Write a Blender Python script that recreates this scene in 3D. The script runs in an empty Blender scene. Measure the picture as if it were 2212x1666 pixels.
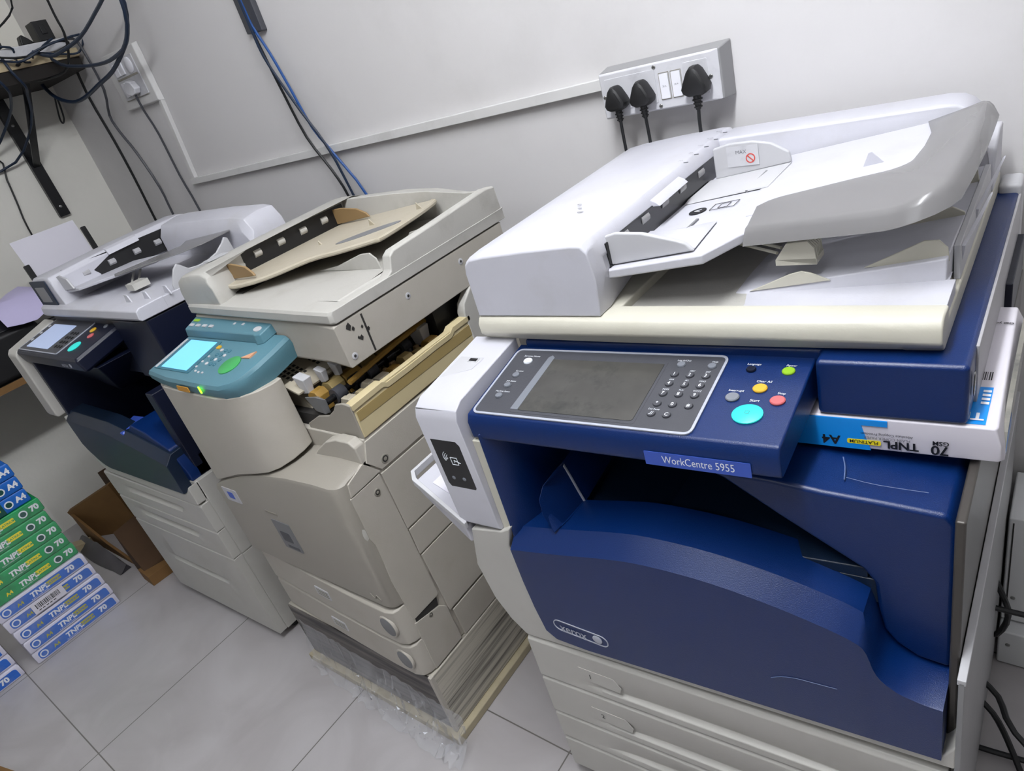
import bpy, bmesh, math, random
from mathutils import Vector, Matrix
random.seed(7)
S = bpy.context.scene
COL = S.collection

# ------------------------------------------------------------------ camera, world, lamps
def setup_camera():
    cam = bpy.data.cameras.new('camera'); co = bpy.data.objects.new('camera', cam); COL.objects.link(co)
    yaw, pitch, roll = -0.77999262, 0.47522567, -0.30820529
    cy, sy, cp, sp, cr, sr = math.cos(yaw), math.sin(yaw), math.cos(pitch), math.sin(pitch), math.cos(roll), math.sin(roll)
    f = Vector((sy*cp, cy*cp, -sp)); r = Vector((cy, -sy, 0)); u = r.cross(f)
    r2 = cr*r + sr*u; u2 = -sr*r + cr*u
    co.matrix_world = Matrix(((r2.x, u2.x, -f.x, 0), (r2.y, u2.y, -f.y, 0), (r2.z, u2.z, -f.z, 1.41), (0, 0, 0, 1)))
    cam.sensor_width = 36; cam.lens = 36*1455.734/2212; cam.clip_start = 0.02
    S.camera = co
setup_camera()
W = bpy.data.worlds.new('world'); S.world = W; W.use_nodes = True
W.node_tree.nodes['Background'].inputs[0].default_value = (0.80, 0.90, 1.0, 1)
W.node_tree.nodes['Background'].inputs[1].default_value = 0.20
def area(name, loc, rot, sx, sy, power, color):
    l = bpy.data.lights.new(name, 'AREA'); l.shape = 'RECTANGLE'; l.size = sx; l.size_y = sy; l.energy = power; l.color = color
    o = bpy.data.objects.new(name, l); COL.objects.link(o); o.location = loc; o.rotation_euler = rot; return o
# a bare fluorescent tube under the ceiling, running away from the camera, and a weaker lamp behind the viewer
for i in range(7):
    l = bpy.data.lights.new('tube_light', 'POINT'); l.energy = 9.5; l.color = (0.93, 0.96, 1.0); l.shadow_soft_size = .06
    o = bpy.data.objects.new('tube_light', l); COL.objects.link(o); o.location = (-0.34, -0.45+.2*i, 2.6)
area('room_light', (-0.62, -1.62, 2.6), (0.5, 0, 0), 1.0, 0.3, 5, (0.90, 0.94, 1.0))
S.view_settings.view_transform = 'Standard'; S.view_settings.look = 'None'
S.view_settings.gamma = 1; S.view_settings.use_curve_mapping = False
S.view_settings.exposure = 0.7

# ------------------------------------------------------------------ materials
def lin(h):
    h = h.lstrip('#'); c = [int(h[i:i+2], 16)/255 for i in (0, 2, 4)]
    return tuple(x/12.92 if x <= .04045 else ((x+.055)/1.055)**2.4 for x in c)
def mat(name, hexc, rough=.5, metal=0, var=.05, scale=14, bump=0., bscale=400, emit=0, spec=.5, dirt=None, dirt_amt=.0, dscale=6, trans=0, alpha=1):
    m = bpy.data.materials.new(name); m.use_nodes = True; nt = m.node_tree; b = nt.nodes['Principled BSDF']
    c = lin(hexc)
    b.inputs['Roughness'].default_value = rough; b.inputs['Metallic'].default_value = metal
    b.inputs['Specular IOR Level'].default_value = spec
    tc = nt.nodes.new('ShaderNodeTexCoord'); nz = nt.nodes.new('ShaderNodeTexNoise'); nz.inputs['Scale'].default_value = scale; nz.inputs['Detail'].default_value = 6
    nt.links.new(tc.outputs['Object'], nz.inputs['Vector'])
    mx = nt.nodes.new('ShaderNodeMix'); mx.data_type = 'RGBA'
    mx.inputs['A'].default_value = tuple(max(0, x*(1-var)) for x in c)+(1,); mx.inputs['B'].default_value = tuple(min(1, x*(1+var)) for x in c)+(1,)
    nt.links.new(nz.outputs['Fac'], mx.inputs['Factor']); out = mx.outputs['Result']
    if dirt:
        n2 = nt.nodes.new('ShaderNodeTexNoise'); n2.inputs['Scale'].default_value = dscale; n2.inputs['Detail'].default_value = 9; n2.inputs['Roughness'].default_value = .65
        nt.links.new(tc.outputs['Object'], n2.inputs['Vector'])
        rp = nt.nodes.new('ShaderNodeMapRange'); rp.inputs['From Min'].default_value = .52; rp.inputs['From Max'].default_value = .75; rp.inputs['To Max'].default_value = dirt_amt
        nt.links.new(n2.outputs['Fac'], rp.inputs['Value'])
        m2 = nt.nodes.new('ShaderNodeMix'); m2.data_type = 'RGBA'; m2.inputs['B'].default_value = lin(dirt)+(1,)
        nt.links.new(rp.outputs['Result'], m2.inputs['Factor']); nt.links.new(out, m2.inputs['A']); out = m2.outputs['Result']
    nt.links.new(out, b.inputs['Base Color'])
    if bump:
        n3 = nt.nodes.new('ShaderNodeTexNoise'); n3.inputs['Scale'].default_value = bscale; n3.inputs['Detail'].default_value = 2
        nt.links.new(tc.outputs['Object'], n3.inputs['Vector'])
        bp = nt.nodes.new('ShaderNodeBump'); bp.inputs['Strength'].default_value = bump; bp.inputs['Distance'].default_value = .001
        nt.links.new(n3.outputs['Fac'], bp.inputs['Height']); nt.links.new(bp.outputs['Normal'], b.inputs['Normal'])
    if emit:
        b.inputs['Emission Color'].default_value = c+(1,); b.inputs['Emission Strength'].default_value = emit
    if trans: b.inputs['Transmission Weight'].default_value = trans
    if alpha < 1: b.inputs['Alpha'].default_value = alpha
    return m
M = {}
def mk(k, *a, **kw): M[k] = mat(k, *a, **kw)
mk('white_plastic', '#c4c4cc', .42, bump=.15, dirt='#a8a49a', dirt_amt=.25, dscale=9)
mk('ivory_plastic', '#c6c3b5', .48, bump=.15, dirt='#b0a98f', dirt_amt=.2)
mk('pale_grey', '#bdbbb5', .48, bump=.15, dirt='#a09c90', dirt_amt=.2)
mk('grey_plastic', '#a9a8ab', .4, bump=.1)
mk('light_grey', '#bcbcbf', .42, bump=.1)
mk('smoke_plastic', '#8d8c8c', .22, var=.04)
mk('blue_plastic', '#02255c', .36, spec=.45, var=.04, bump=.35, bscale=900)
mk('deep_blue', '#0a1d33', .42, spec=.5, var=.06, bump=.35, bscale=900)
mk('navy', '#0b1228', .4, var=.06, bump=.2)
mk('label_blue', '#3a58b8', .35)
mk('panel_grey', '#45464c', .45, bump=.2)
mk('scuff', '#5f7199', .5)
mk('silver', '#b4b8c4', .35, metal=.2)
mk('black', '#121214', .5)
mk('gloss_black', '#1a1b1e', .22)
mk('lettering_white', '#e8ecf2', .5)
mk('lettering_black', '#15161a', .5)
mk('lettering_grey', '#6d6f74', .5)
mk('screen_off', '#4b4a47', .17, var=.25, scale=25, dirt='#14201f', dirt_amt=.6, dscale=16)
mk('button_grey', '#787c84', .35)
mk('button_lit', '#cfd4dc', .35, emit=.12)
mk('start_cyan', '#2cc9c0', .4, emit=.3, var=.1, scale=200)
mk('power_green', '#84b022', .4, emit=.1)
mk('clear_yellow', '#cfa42e', .4, emit=.05)
mk('stop_red', '#cc6466', .4)
mk('dark_metal', '#4c4844', .38, metal=.3, var=.35, scale=4, dirt='#1f1c1a', dirt_amt=.7, dscale=3)
mk('side_grey', '#8b8b8c', .45, var=.06)
mk('paper', '#dcdae4', .55, var=.03)
mk('ream_white', '#d6d2da', .35, var=.03)
mk('ream_blue', '#0c8fe8', .35, var=.05)
mk('ream_green', '#0c9a55', .4, var=.25, scale=30, dirt='#063b22', dirt_amt=.5, dscale=20)
mk('ream_royal', '#2a68c8', .4, var=.2, scale=30, dirt='#8f93a8', dirt_amt=.5, dscale=20)
mk('ream_deep', '#1467c4', .4, var=.2, scale=30)
mk('ream_lilac', '#d6d4e4', .4, var=.06)
mk('ream_teal', '#0a4a44', .4, var=.2)
mk('yellow_ink', '#f4e01c', .4)
mk('olive_ink', '#b5b03a', .4)
mk('photo_ink', '#7c7a72', .35, var=.8, scale=22, dirt='#20242c', dirt_amt=1., dscale=14)
mk('photo_blue', '#1e5c9c', .35, var=.3, scale=30)
# beige machine
mk('beige', '#b2ada3', .5, bump=.2, dirt='#8e8673', dirt_amt=.28, dscale=7)
mk('beige_top', '#b5b3ad', .5, bump=.2, dirt='#8d887d', dirt_amt=.35, dscale=12)
mk('beige_door', '#99948a', .45, var=.06, scale=5, bump=.4, bscale=1200)
mk('yellowed', '#c9bb94', .5, var=.06, dirt='#9a8352', dirt_amt=.4)
mk('tan_band', '#a08c5c', .55, var=.08)
mk('brown_plastic', '#8f7550', .55, var=.08)
mk('tan_tray', '#b5ad9b', .5, var=.05, dirt='#9a8d70', dirt_amt=.4, dscale=14)
mk('teal', '#557f8c', .42, bump=.2)
mk('teal_dark', '#3c7080', .42, bump=.2)
mk('screen_cyan', '#6db8e6', .3, emit=.5, var=.03)
mk('screen_white', '#9aa8c6', .3, emit=.35, var=.05)
mk('green_button', '#44a05a', .4)
mk('orange_button', '#d09a78', .4)
mk('amber', '#c48a22', .4)
mk('led_green', '#7dff20', .4, emit=3)
mk('ochre_part', '#9c7a38', .5, var=.2, scale=40)
mk('ellipse_grey', '#77787a', .5)
mk('metal', '#9a9a98', .3, metal=.8)
mk('seam', '#2c2a28', .8)
mk('soft_seam', '#8d897f', .7)
mk('wood_board', '#b3a98e', .55, var=.08, dirt='#7a715c', dirt_amt=.4)
mk('cardboard', '#7d5c34', .8, var=.2, scale=12)
mk('cardboard_dark', '#4a3420', .85, var=.2)
mk('caster_black', '#0a0a0b', .6)
mk('cable_black', '#101215', .45)
mk('cable_navy', '#16263c', .45)
mk('cable_blue', '#1f4c8c', .45)
mk('white_metal', '#dfe1e2', .32, var=.03)
mk('socket_white', '#c6c6ca', .4, dirt='#9a9aa0', dirt_amt=.4, dscale=30)
mk('switch_white', '#e4e4ea', .3)
mk('trunk_white', '#d2d1d0', .5, dirt='#96948e', dirt_amt=.3, dscale=8)
mk('shelf_wood', '#b8a888', .6, var=.1)
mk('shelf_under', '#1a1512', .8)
mk('lilac_paper', '#c9c2e6', .55)
mk('red_ink', '#d0483c', .5)
mk('glint', '#e8eaf0', .08)  # white shards in the stretch film: bright sparkle put into the colour
mk('plastic_bag', '#3f3c42', .3, var=.5, scale=14)

for k_ in ('blue_plastic', 'deep_blue'):
    b_ = M[k_].node_tree.nodes['Principled BSDF']; b_.inputs['Coat Weight'].default_value = .12; b_.inputs['Coat Roughness'].default_value = .2
def streak_mat():                              # grimy plinth side: fine dark streaks that run with the length of the box
    m = mat('streaked_plinth', '#b9b3a4', .6); nt = m.node_tree; b = nt.nodes['Principled BSDF']
    tc = nt.nodes.new('ShaderNodeTexCoord'); mp = nt.nodes.new('ShaderNodeMapping'); mp.inputs['Scale'].default_value = (3, 3, 110)
    nz = nt.nodes.new('ShaderNodeTexNoise'); nz.inputs['Scale'].default_value = 1.; nz.inputs['Detail'].default_value = 5
    nt.links.new(tc.outputs['Object'], mp.inputs['Vector']); nt.links.new(mp.outputs['Vector'], nz.inputs['Vector'])
    rp = nt.nodes.new('ShaderNodeValToRGB'); rp.color_ramp.elements[0].position = .30; rp.color_ramp.elements[0].color = lin('#5c5751')+(1,)
    rp.color_ramp.elements[1].position = .56; rp.color_ramp.elements[1].color = lin('#c0bbae')+(1,)
    nt.links.new(nz.outputs['Fac'], rp.inputs['Fac']); nt.links.new(rp.outputs['Color'], b.inputs['Base Color']); M['streaked'] = m
    m = mat('grimy_front', '#6b6664', .5); nt = m.node_tree; b = nt.nodes['Principled BSDF']
    tc = nt.nodes.new('ShaderNodeTexCoord'); mp = nt.nodes.new('ShaderNodeMapping'); mp.inputs['Scale'].default_value = (4, 4, 70)
    nz = nt.nodes.new('ShaderNodeTexNoise'); nz.inputs['Scale'].default_value = 1.; nz.inputs['Detail'].default_value = 6
    nt.links.new(tc.outputs['Object'], mp.inputs['Vector']); nt.links.new(mp.outputs['Vector'], nz.inputs['Vector'])
    rp = nt.nodes.new('ShaderNodeValToRGB'); rp.color_ramp.elements[0].position = .35; rp.color_ramp.elements[0].color = lin('#2c292b')+(1,)
    rp.color_ramp.elements[1].position = .65; rp.color_ramp.elements[1].color = lin('#6d6864')+(1,)
    nt.links.new(nz.outputs['Fac'], rp.inputs['Fac']); nt.links.new(rp.outputs['Color'], b.inputs['Base Color']); M['grimy'] = m
streak_mat()

def wrap_mat():                                # clear stretch film: mostly see-through with glints
    m = bpy.data.materials.new('stretch_film'); m.use_nodes = True; nt = m.node_tree; b = nt.nodes['Principled BSDF']
    b.inputs['Base Color'].default_value = (.75, .76, .8, 1); b.inputs['Roughness'].default_value = .12; b.inputs['Alpha'].default_value = .26
    M['film'] = m
    m = bpy.data.materials.new('thin_film'); m.use_nodes = True; b = m.node_tree.nodes['Principled BSDF']
    b.inputs['Base Color'].default_value = (.75, .76, .8, 1); b.inputs['Roughness'].default_value = .1; b.inputs['Alpha'].default_value = .07
    M['thin_film'] = m
    m = bpy.data.materials.new('clear_plastic'); m.use_nodes = True; b = m.node_tree.nodes['Principled BSDF']
    b.inputs['Base Color'].default_value = (.24, .235, .235, 1); b.inputs['Roughness'].default_value = .25; b.inputs['Alpha'].default_value = .78
    M['clear'] = m
wrap_mat()

mk('far_wall', '#8a8886', .8)
def wall_mat():
    m = mat('wall_paint', '#d2d0d0', .75, var=.03, scale=2.2, bump=.5, bscale=60, dirt='#8f8c86', dirt_amt=.16, dscale=1.7); M['wall'] = m
    m = mat('left_wall_paint', '#e4e2da', .75, var=.03, scale=2.2, bump=.5, bscale=60, dirt='#8f8c80', dirt_amt=.12, dscale=2); M['left_wall'] = m
    m = bpy.data.materials.new('floor_tiles'); m.use_nodes = True; nt = m.node_tree; b = nt.nodes['Principled BSDF']
    tc = nt.nodes.new('ShaderNodeTexCoord'); mp = nt.nodes.new('ShaderNodeMapping'); mp.inputs['Location'].default_value = (1.963+3, .008+3, 0)
    br = nt.nodes.new('ShaderNodeTexBrick'); br.offset = 0; br.squash = 1
    for k, v in (('Scale', 1), ('Mortar Size', .0018), ('Mortar Smooth', .2), ('Brick Width', .6), ('Row Height', .6), ('Bias', 0)): br.inputs[k].default_value = v
    br.inputs['Mortar'].default_value = lin('#6b6763')+(1,)
    nz = nt.nodes.new('ShaderNodeTexNoise'); nz.inputs['Scale'].default_value = 3.5; nz.inputs['Detail'].default_value = 8; nz.inputs['Distortion'].default_value = 1.2
    rp = nt.nodes.new('ShaderNodeValToRGB'); rp.color_ramp.elements[0].position = .35; rp.color_ramp.elements[0].color = lin('#a8a4a4')+(1,)
    rp.color_ramp.elements[1].position = .7; rp.color_ramp.elements[1].color = lin('#b6b3b4')+(1,)
    nt.links.new(tc.outputs['Object'], mp.inputs['Vector']); nt.links.new(mp.outputs['Vector'], br.inputs['Vector']); nt.links.new(tc.outputs['Object'], nz.inputs['Vector'])
    nt.links.new(nz.outputs['Fac'], rp.inputs['Fac']); nt.links.new(rp.outputs['Color'], br.inputs['Color1']); nt.links.new(rp.outputs['Color'], br.inputs['Color2'])
    nt.links.new(br.outputs['Color'], b.inputs['Base Color']); b.inputs['Roughness'].default_value = .33
    M['floor'] = m
wall_mat()

# ------------------------------------------------------------------ mesh helpers
def rr(u0, v0, u1, v1, r, n=4):
    """outline of a rounded rectangle; r = one radius or four (bl, br, tr, tl)"""
    R = [r]*4 if not isinstance(r, (tuple, list)) else list(r); out = []
    for (cx, cy, a, q) in ((u0, v0, 180, 0), (u1, v0, 270, 1), (u1, v1, 0, 2), (u0, v1, 90, 3)):
        rad = R[q]; sx = 1 if cx == u0 else -1; sy = 1 if cy == v0 else -1
        if rad <= 0: out.append((cx, cy)); continue
        for i in range(n+1):
            t = math.radians(a+90*i/n); out.append((cx+sx*rad+rad*math.cos(t), cy+sy*rad+rad*math.sin(t)))
    return out
class Fr:
    """a plane in space: origin, two directions, and the normal"""
    def __init__(s, o, u, v): s.o = Vector(o); s.u = Vector(u).normalized(); s.v = Vector(v).normalized(); s.n = s.u.cross(s.v).normalized()
    def p(s, u, v, h=0): return s.o+s.u*u+s.v*v+s.n*h
_tc = {}
def text_geo(t, bold):
    k = (t, bold)
    if k not in _tc:
        c = bpy.data.curves.new('t', 'FONT'); c.body = t; c.size = 1; c.offset = bold; c.resolution_u = 3
        o = bpy.data.objects.new('t', c); COL.objects.link(o)
        dg = bpy.context.evaluated_depsgraph_get(); me = o.evaluated_get(dg).to_mesh()
        vs = [tuple(v.co) for v in me.vertices]; fs = [tuple(p.vertices) for p in me.polygons]
        o.evaluated_get(dg).to_mesh_clear(); bpy.data.objects.remove(o); bpy.data.curves.remove(c)
        xs = [v[0] for v in vs]; _tc[k] = (vs, fs, min(xs), max(xs))
    return _tc[k]
IDENT = lambda p: p
class MB:
    def __init__(s, xf=IDENT): s.v = []; s.f = []; s.m = []; s.xf = xf; s.flat = set()
    def add(s, pts, faces, m=0, raw=False):
        b = len(s.v); s.v += [Vector(p) if raw else Vector(s.xf(Vector(p))) for p in pts]
        for f in faces: s.f.append(tuple(b+i for i in f)); s.m.append(m)
        return s
    def hexa(s, P, m=0): return s.add(P, [(3, 2, 1, 0), (4, 5, 6, 7), (0, 1, 5, 4), (1, 2, 6, 5), (2, 3, 7, 6), (3, 0, 4, 7)], m)
    def box(s, x0, x1, y0, y1, z0, z1, m=0):
        return s.hexa([(x0, y0, z0), (x1, y0, z0), (x1, y1, z0), (x0, y1, z0), (x0, y0, z1), (x1, y0, z1), (x1, y1, z1), (x0, y1, z1)], m)
    def rings(s, R, m=0, cap=True, loop=False):
        n = len(R[0]); P = [p for r in R for p in r]; F = []
        for i in range(len(R)-1+(1 if loop else 0)):
            a, b = i*n, ((i+1) % len(R))*n
            for j in range(n): k = (j+1) % n; F.append((a+j, a+k, b+k, b+j))
        if cap and not loop: F.append(tuple(range(n))[::-1]); F.append(tuple((len(R)-1)*n+j for j in range(n)))
        return s.add(P, F, m)
    def prism(s, pts, ax, a, b, m=0):
        f = {'x': lambda p, t: (t, p[0], p[1]), 'y': lambda p, t: (p[0], t, p[1]), 'z': lambda p, t: (p[0], p[1], t)}[ax]
        return s.rings([[f(p, a) for p in pts], [f(p, b) for p in pts]], m)
    def plate(s, fr, pts, h0, h1, m=0): return s.rings([[fr.p(*p, h0) for p in pts], [fr.p(*p, h1) for p in pts]], m)
    def rplate(s, fr, u0, v0, u1, v1, h0, h1, r=0, m=0): return s.plate(fr, rr(u0, v0, u1, v1, r), h0, h1, m)
    def disc(s, fr, u, v, r, h0, h1, m=0, n=20, top=.82, ry=None):
        ry = ry or r
        def c(q, h): return [fr.p(u+r*q*math.cos(2*math.pi*i/n), v+ry*q*math.sin(2*math.pi*i/n), h) for i in range(n)]
        return s.rings([c(1, h0), c(1, h0+(h1-h0)*.6), c(top, h1)], m)
    def ringp(s, fr, u0, v0, u1, v1, w, h0, h1, r, m=0):
        o = rr(u0, v0, u1, v1, r); i = rr(u0+w, v0+w, u1-w, v1-w, max(r-w, .0005))
        return s.rings([[fr.p(*p, h0) for p in o], [fr.p(*p, h1) for p in o], [fr.p(*p, h1) for p in i], [fr.p(*p, h0) for p in i]], m, loop=True)
    def tube(s, pts, r, seg=8, m=0, smooth=3):
        P = [Vector(p) for p in pts]
        if smooth and len(P) > 2:
            Q = []
            for i in range(len(P)-1):
                p0 = P[max(i-1, 0)]; p1 = P[i]; p2 = P[i+1]; p3 = P[min(i+2, len(P)-1)]
                for k in range(smooth):
                    t = k/smooth; Q.append(.5*((2*p1)+(p2-p0)*t+(2*p0-5*p1+4*p2-p3)*t*t+(3*p1-p0-3*p2+p3)*t**3))
            Q.append(P[-1]); P = Q
        up = Vector((.3, .5, .81)).normalized(); R = []
        for i, p in enumerate(P):
            d = (P[min(i+1, len(P)-1)]-P[max(i-1, 0)]).normalized(); a = d.cross(up)
            if a.length < 1e-3: a = d.cross(Vector((1, 0, 0)))
            a.normalize(); b = a.cross(d); rad = r(i/(len(P)-1)) if callable(r) else r
            R.append([p+a*rad*math.cos(2*math.pi*j/seg)+b*rad*math.sin(2*math.pi*j/seg) for j in range(seg)])
        return s.rings(R, m)
    def text(s, fr, u, v, t, size, m=0, al='C', rot=0, h=.0006, bold=0, sx=1, it=0):
        vs, fs, a, b = text_geo(t, bold); k = size/.69
        off = {'C': -(a+b)/2, 'L': -a, 'R': -b}[al]; c_, s_ = math.cos(rot), math.sin(rot); P = []
        for p in vs:
            x = (p[0]+off+p[1]*it)*k*sx; y = (p[1]-.345)*k; P.append(fr.p(u+x*c_-y*s_, v+x*s_+y*c_, h))
        return s.add(P, fs, m)
    def build(s, name, mats, parent=None, bev=0, seg=3, smooth=True, ang=40, base=None):
        me = bpy.data.meshes.new(name); off = Vector((0, 0, 0))
        if parent is not None:
            q = parent
            while q is not None: off = off+q.location; q = q.parent
        elif base is not None: off = Vector(base)
        me.from_pydata([tuple(v-off) for v in s.v], [], s.f)
        if not isinstance(mats, (list, tuple)): mats = [mats]
        for x in mats: me.materials.append(M[x] if isinstance(x, str) else x)
        for p, mi in zip(me.polygons, s.m): p.material_index = mi
        bm = bmesh.new(); bm.from_mesh(me); bmesh.ops.recalc_face_normals(bm, faces=bm.faces); bm.to_mesh(me); bm.free()
        if smooth:
            me.shade_smooth(); me.set_sharp_from_angle(angle=math.radians(ang))
        o = bpy.data.objects.new(name, me); COL.objects.link(o)
        if parent is not None: o.parent = parent
        elif base is not None: o.location = off
        if bev:
            b = o.modifiers.new('bevel', 'BEVEL'); b.width = bev; b.segments = seg; b.limit_method = 'ANGLE'; b.angle_limit = math.radians(35); b.harden_normals = True
        return o
def tag(o, label, cat, group=None, kind=None):
    o['label'] = label
    if cat: o['category'] = cat
    if group: o['group'] = group
    if kind: o['kind'] = kind
    return o
def lab(o, label): o['label'] = label; return o
def thing(name, loc, label, cat, group=None):
    o = bpy.data.objects.new(name, None); COL.objects.link(o); o.location = loc; o.empty_display_size = .05
    return tag(o, label, cat, group)
def copy_tree(o, parent=None):
    c = o.copy(); COL.objects.link(c); c.parent = parent
    for ch in list(o.children): copy_tree(ch, c)
    return c
def structure(name, mb, m, label=None, **kw):
    o = mb.build(name, m, **kw); o['kind'] = 'structure'
    if label: o['label'] = label
    return o
XA, YA, ZA = Vector((1, 0, 0)), Vector((0, 1, 0)), Vector((0, 0, 1))
def fx(x, y=0, z=0): return Fr((x, y, z), (0, 1, 0), (0, 0, 1))      # faces +x : u = y, v = z
def fy(y, x=0, z=0): return Fr((x, y, z), (1, 0, 0), (0, 0, 1))      # faces -y : u = x, v = z
def fz(z): return Fr((0, 0, z), (1, 0, 0), (0, 1, 0))                # faces +z : u = x, v = y

# ------------------------------------------------------------------ the room
YW, XL = 1.36, -3.42
structure('floor', MB().box(XL-.1, 1.2, -2.6, YW+.1, -.05, 0), 'floor', smooth=False)
structure('wall_back', MB().box(XL-.1, 1.2, YW, YW+.1, 0, 2.75), 'wall', smooth=False)
structure('wall_left', MB().box(XL-.1, XL, -2.6, YW, 0, 2.75), 'left_wall', smooth=False)
structure('ceiling', MB().box(XL-.1, 1.2, -2.6, YW+.1, 2.75, 2.8), 'wall', smooth=False)
structure('wall_front', MB().box(XL-.1, 1.3, -2.7, -2.6, 0, 2.75), 'far_wall', smooth=False)
structure('wall_right', MB().box(1.2, 1.3, -2.6, YW+.1, 0, 2.75), 'far_wall', smooth=False)
structure('baseboard_back', MB().box(XL, 1.2, YW-.012, YW, 0, .10), 'ivory_plastic', smooth=False)

# ------------------------------------------------------------------ the nearest copier: white and blue
def xk(p):                                      # its front stands a touch askew to its back
    return (p[0], p[1]+.05*(p[0]+.7)*(1.31-p[1])/.6, p[2])
def big_copier():
    T = thing('photocopier', (-.4, .95, 0), 'large white and blue photocopier nearest the camera, with a dark touch screen and WorkCentre label', 'photocopier')
    def N(): return MB(xk)
    X0, X1 = -.722, -.05
    # ---- lower cabinet and its four drawers
    m = N(); m.box(X0, X1, .60, 1.28, .03, .455); m.box(-.715, X1-.004, .64, 1.28, .455, .565); m.build('cabinet', 'pale_grey', T, .004)
    m = N(); m.prism([(.568, .03), (.568, .622), (1.29, .590), (1.29, .03)], 'x', -.056, -.0495); m.build('side_cover', 'side_grey', T, .001)
    m = N(); m.prism([(.568, .618), (.568, .627), (1.29, .595), (1.29, .586)], 'x', -.0575, -.0485); m.build('edge_highlight', 'light_grey', T, .001)  # pale prism along the cover's top bevel, its highlight put into the colour
    zs = [(.325, .432), (.217, .320), (.134, .212), (.035, .129)]
    for i, (a, b) in enumerate(zs):
        m = N()
        # front skin with a scooped finger grip below the middle
        g0, g1 = a+.016, a+.045; R = []
        for j in range(25):
            x = X0+(X1-.012-X0)*j/24; t = (x-(-.36))/.25; d = .012*max(0, 1-t*t)**.5 if abs(t) < 1 else 0
            R.append([(x, .60, a), (x, .566, a), (x, .566, g0), (x, .566+d, g0+.004), (x, .566+d*.6, g1-.006), (x, .566, g1+.012), (x, .566, b-.006), (x, .572, b), (x, .60, b)])
        m.rings(R); d = m.build('drawer', 'pale_grey', T, .0015, ang=50)
        if i < 2:
            mm = N(); f = fy(.5655); z = .378 if i == 0 else .264; xx = -.600
            mm.plate(f, [(-.622, z-.016), (-.545, z-.022), (-.54, z-.008), (-.552, z+.012), (-.622, z+.014)], -.001, .0004, 0)
            mm.text(f, xx, z-.002, '12'[i], .011, 1, h=.0012); lab(mm.build('drawer_label', ['pale_grey', 'lettering_black'], d, smooth=False), 'small label numbered '+'12'[i])
    for x in (X0+.05, X1-.05):
        for y in (.66, 1.2):
            m = N(); m.tube([(x-.012, y, .022), (x+.012, y, .022)], .021, 14); m.build('caster', 'caster_black', T)
    # ---- body frame behind the blue door: white rim with a curved lower left sweep
    outer = [(-.690, .700), (-.757, .690), (-.778, .60), (-.766, .52), (-.745, .470), (-.719, .437), (-.62, .440), (-.055, .452), (-.055, .50), (-.069, .474), (-.58, .462), (-.642, .465), (-.660, .482), (-.668, .53), (-.675, .62), (-.684, .668), (-.668, .712)]
    m = N(); m.prism(outer, 'y', .567, .66); m.build('front_frame', 'pale_grey', T, .003)
    m = N(); m.prism([(-.762, .66), (-.762, .52), (-.735, .46), (-.72, .44), (-.66, .44), (-.66, .70), (-.70, .70)], 'y', .64, 1.26); m.box(-.72, -.5, 1.1, 1.30, .45, .93)
    m.build('left_cover', 'pale_grey', T, .004)
    # ---- right flank
    m = N(); m.box(-.069, -.0585, .600, 1.28, .45, .84); m.build('side_panel', 'dark_metal', T, .003)
    # ---- blue front door: arched ledge, bright bevel and the swoop at its right end
    def zl(x):
        K = [(-.673, .672), (-.62, .680), (-.56, .690), (-.50, .701), (-.44, .708), (-.35, .705), (-.27, .692), (-.20, .673), (-.157, .655), (-.149, .640), (-.143, .615), (-.135, .598), (-.118, .583), (-.103, .577), (-.085, .573), (-.069, .572)]
        for i in range(len(K)-1):
            (a, za), (b, zb) = K[i], K[i+1]
            if x <= b:
                t = (x-a)/(b-a); ma = (K[i+1][1]-K[max(i-1, 0)][1])/(K[i+1][0]-K[max(i-1, 0)][0])*(b-a); j = min(i+2, len(K)-1); mb = (K[j][1]-K[i][1])/(K[j][0]-K[i][0])*(b-a)
                return (2*t**3-3*t*t+1)*za+(t**3-2*t*t+t)*ma+(3*t*t-2*t**3)*zb+(t**3-t*t)*mb
        return K[-1][1]
    def zb(x):
        K = [(-.673, .60), (-.668, .535), (-.660, .480), (-.642, .464), (-.58, .460), (-.069, .473)]
        for (a, za), (b, zb_) in zip(K, K[1:]):
            if x <= b: t = (x-a)/(b-a); return za+(zb_-za)*t
        return K[-1][1]
    xs = [-.673, -.6705, -.668, -.664, -.660, -.65, -.642, -.62]+[-.61+.01*i for i in range(45)]+[-.160, -.157, -.153, -.149, -.146, -.143, -.139, -.135, -.128, -.118, -.11, -.103, -.094, -.085, -.077, -.069]
    R = []
    for x in xs:
        w = 1 if x < -.157 else max(0, 1-(x+.157)/.012); e = .026*w+.001; yb = .560
        R.append([(x, .66, zb(x)), (x, yb, zb(x)), (x, yb-.002*w, zl(x)), (x, yb+.026*w+.002, zl(x)+e), (x, .628, zl(x)+e+.002*w), (x, .66, zl(x)+e+.002*w)])
    m = N(); m.rings(R); D = m.build('front_door', 'blue_plastic', T, 0, ang=28)
    f = fy(.559); m = N(); B = [(-.0,)]
    fl = Fr((-.584, .5595, .504), (1, 0, -.10), (0, 0, 1))
    m.ringp(fl, -.052, -.013, .052, .013, .0016, -.001, .0012, .0125, 0); m.text(fl, -.0145, -.0025, 'xerox', .0165, 0, h=.0009, bold=.012, sx=.88); m.disc(fl, .032, .0, .0088, 0, .002, 0, 20)
    lab(m.build('badge', 'silver', D), 'oval maker badge')
    m = N(); P = [(-.27, .561-.0025, .540), (-.255, .5585, .549), (-.235, .5585, .5545), (-.21, .5585, .556), (-.185, .5585, .5575)]
    m.tube(P, .00045, 5); m.build('scratch', 'scuff', D)
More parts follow.
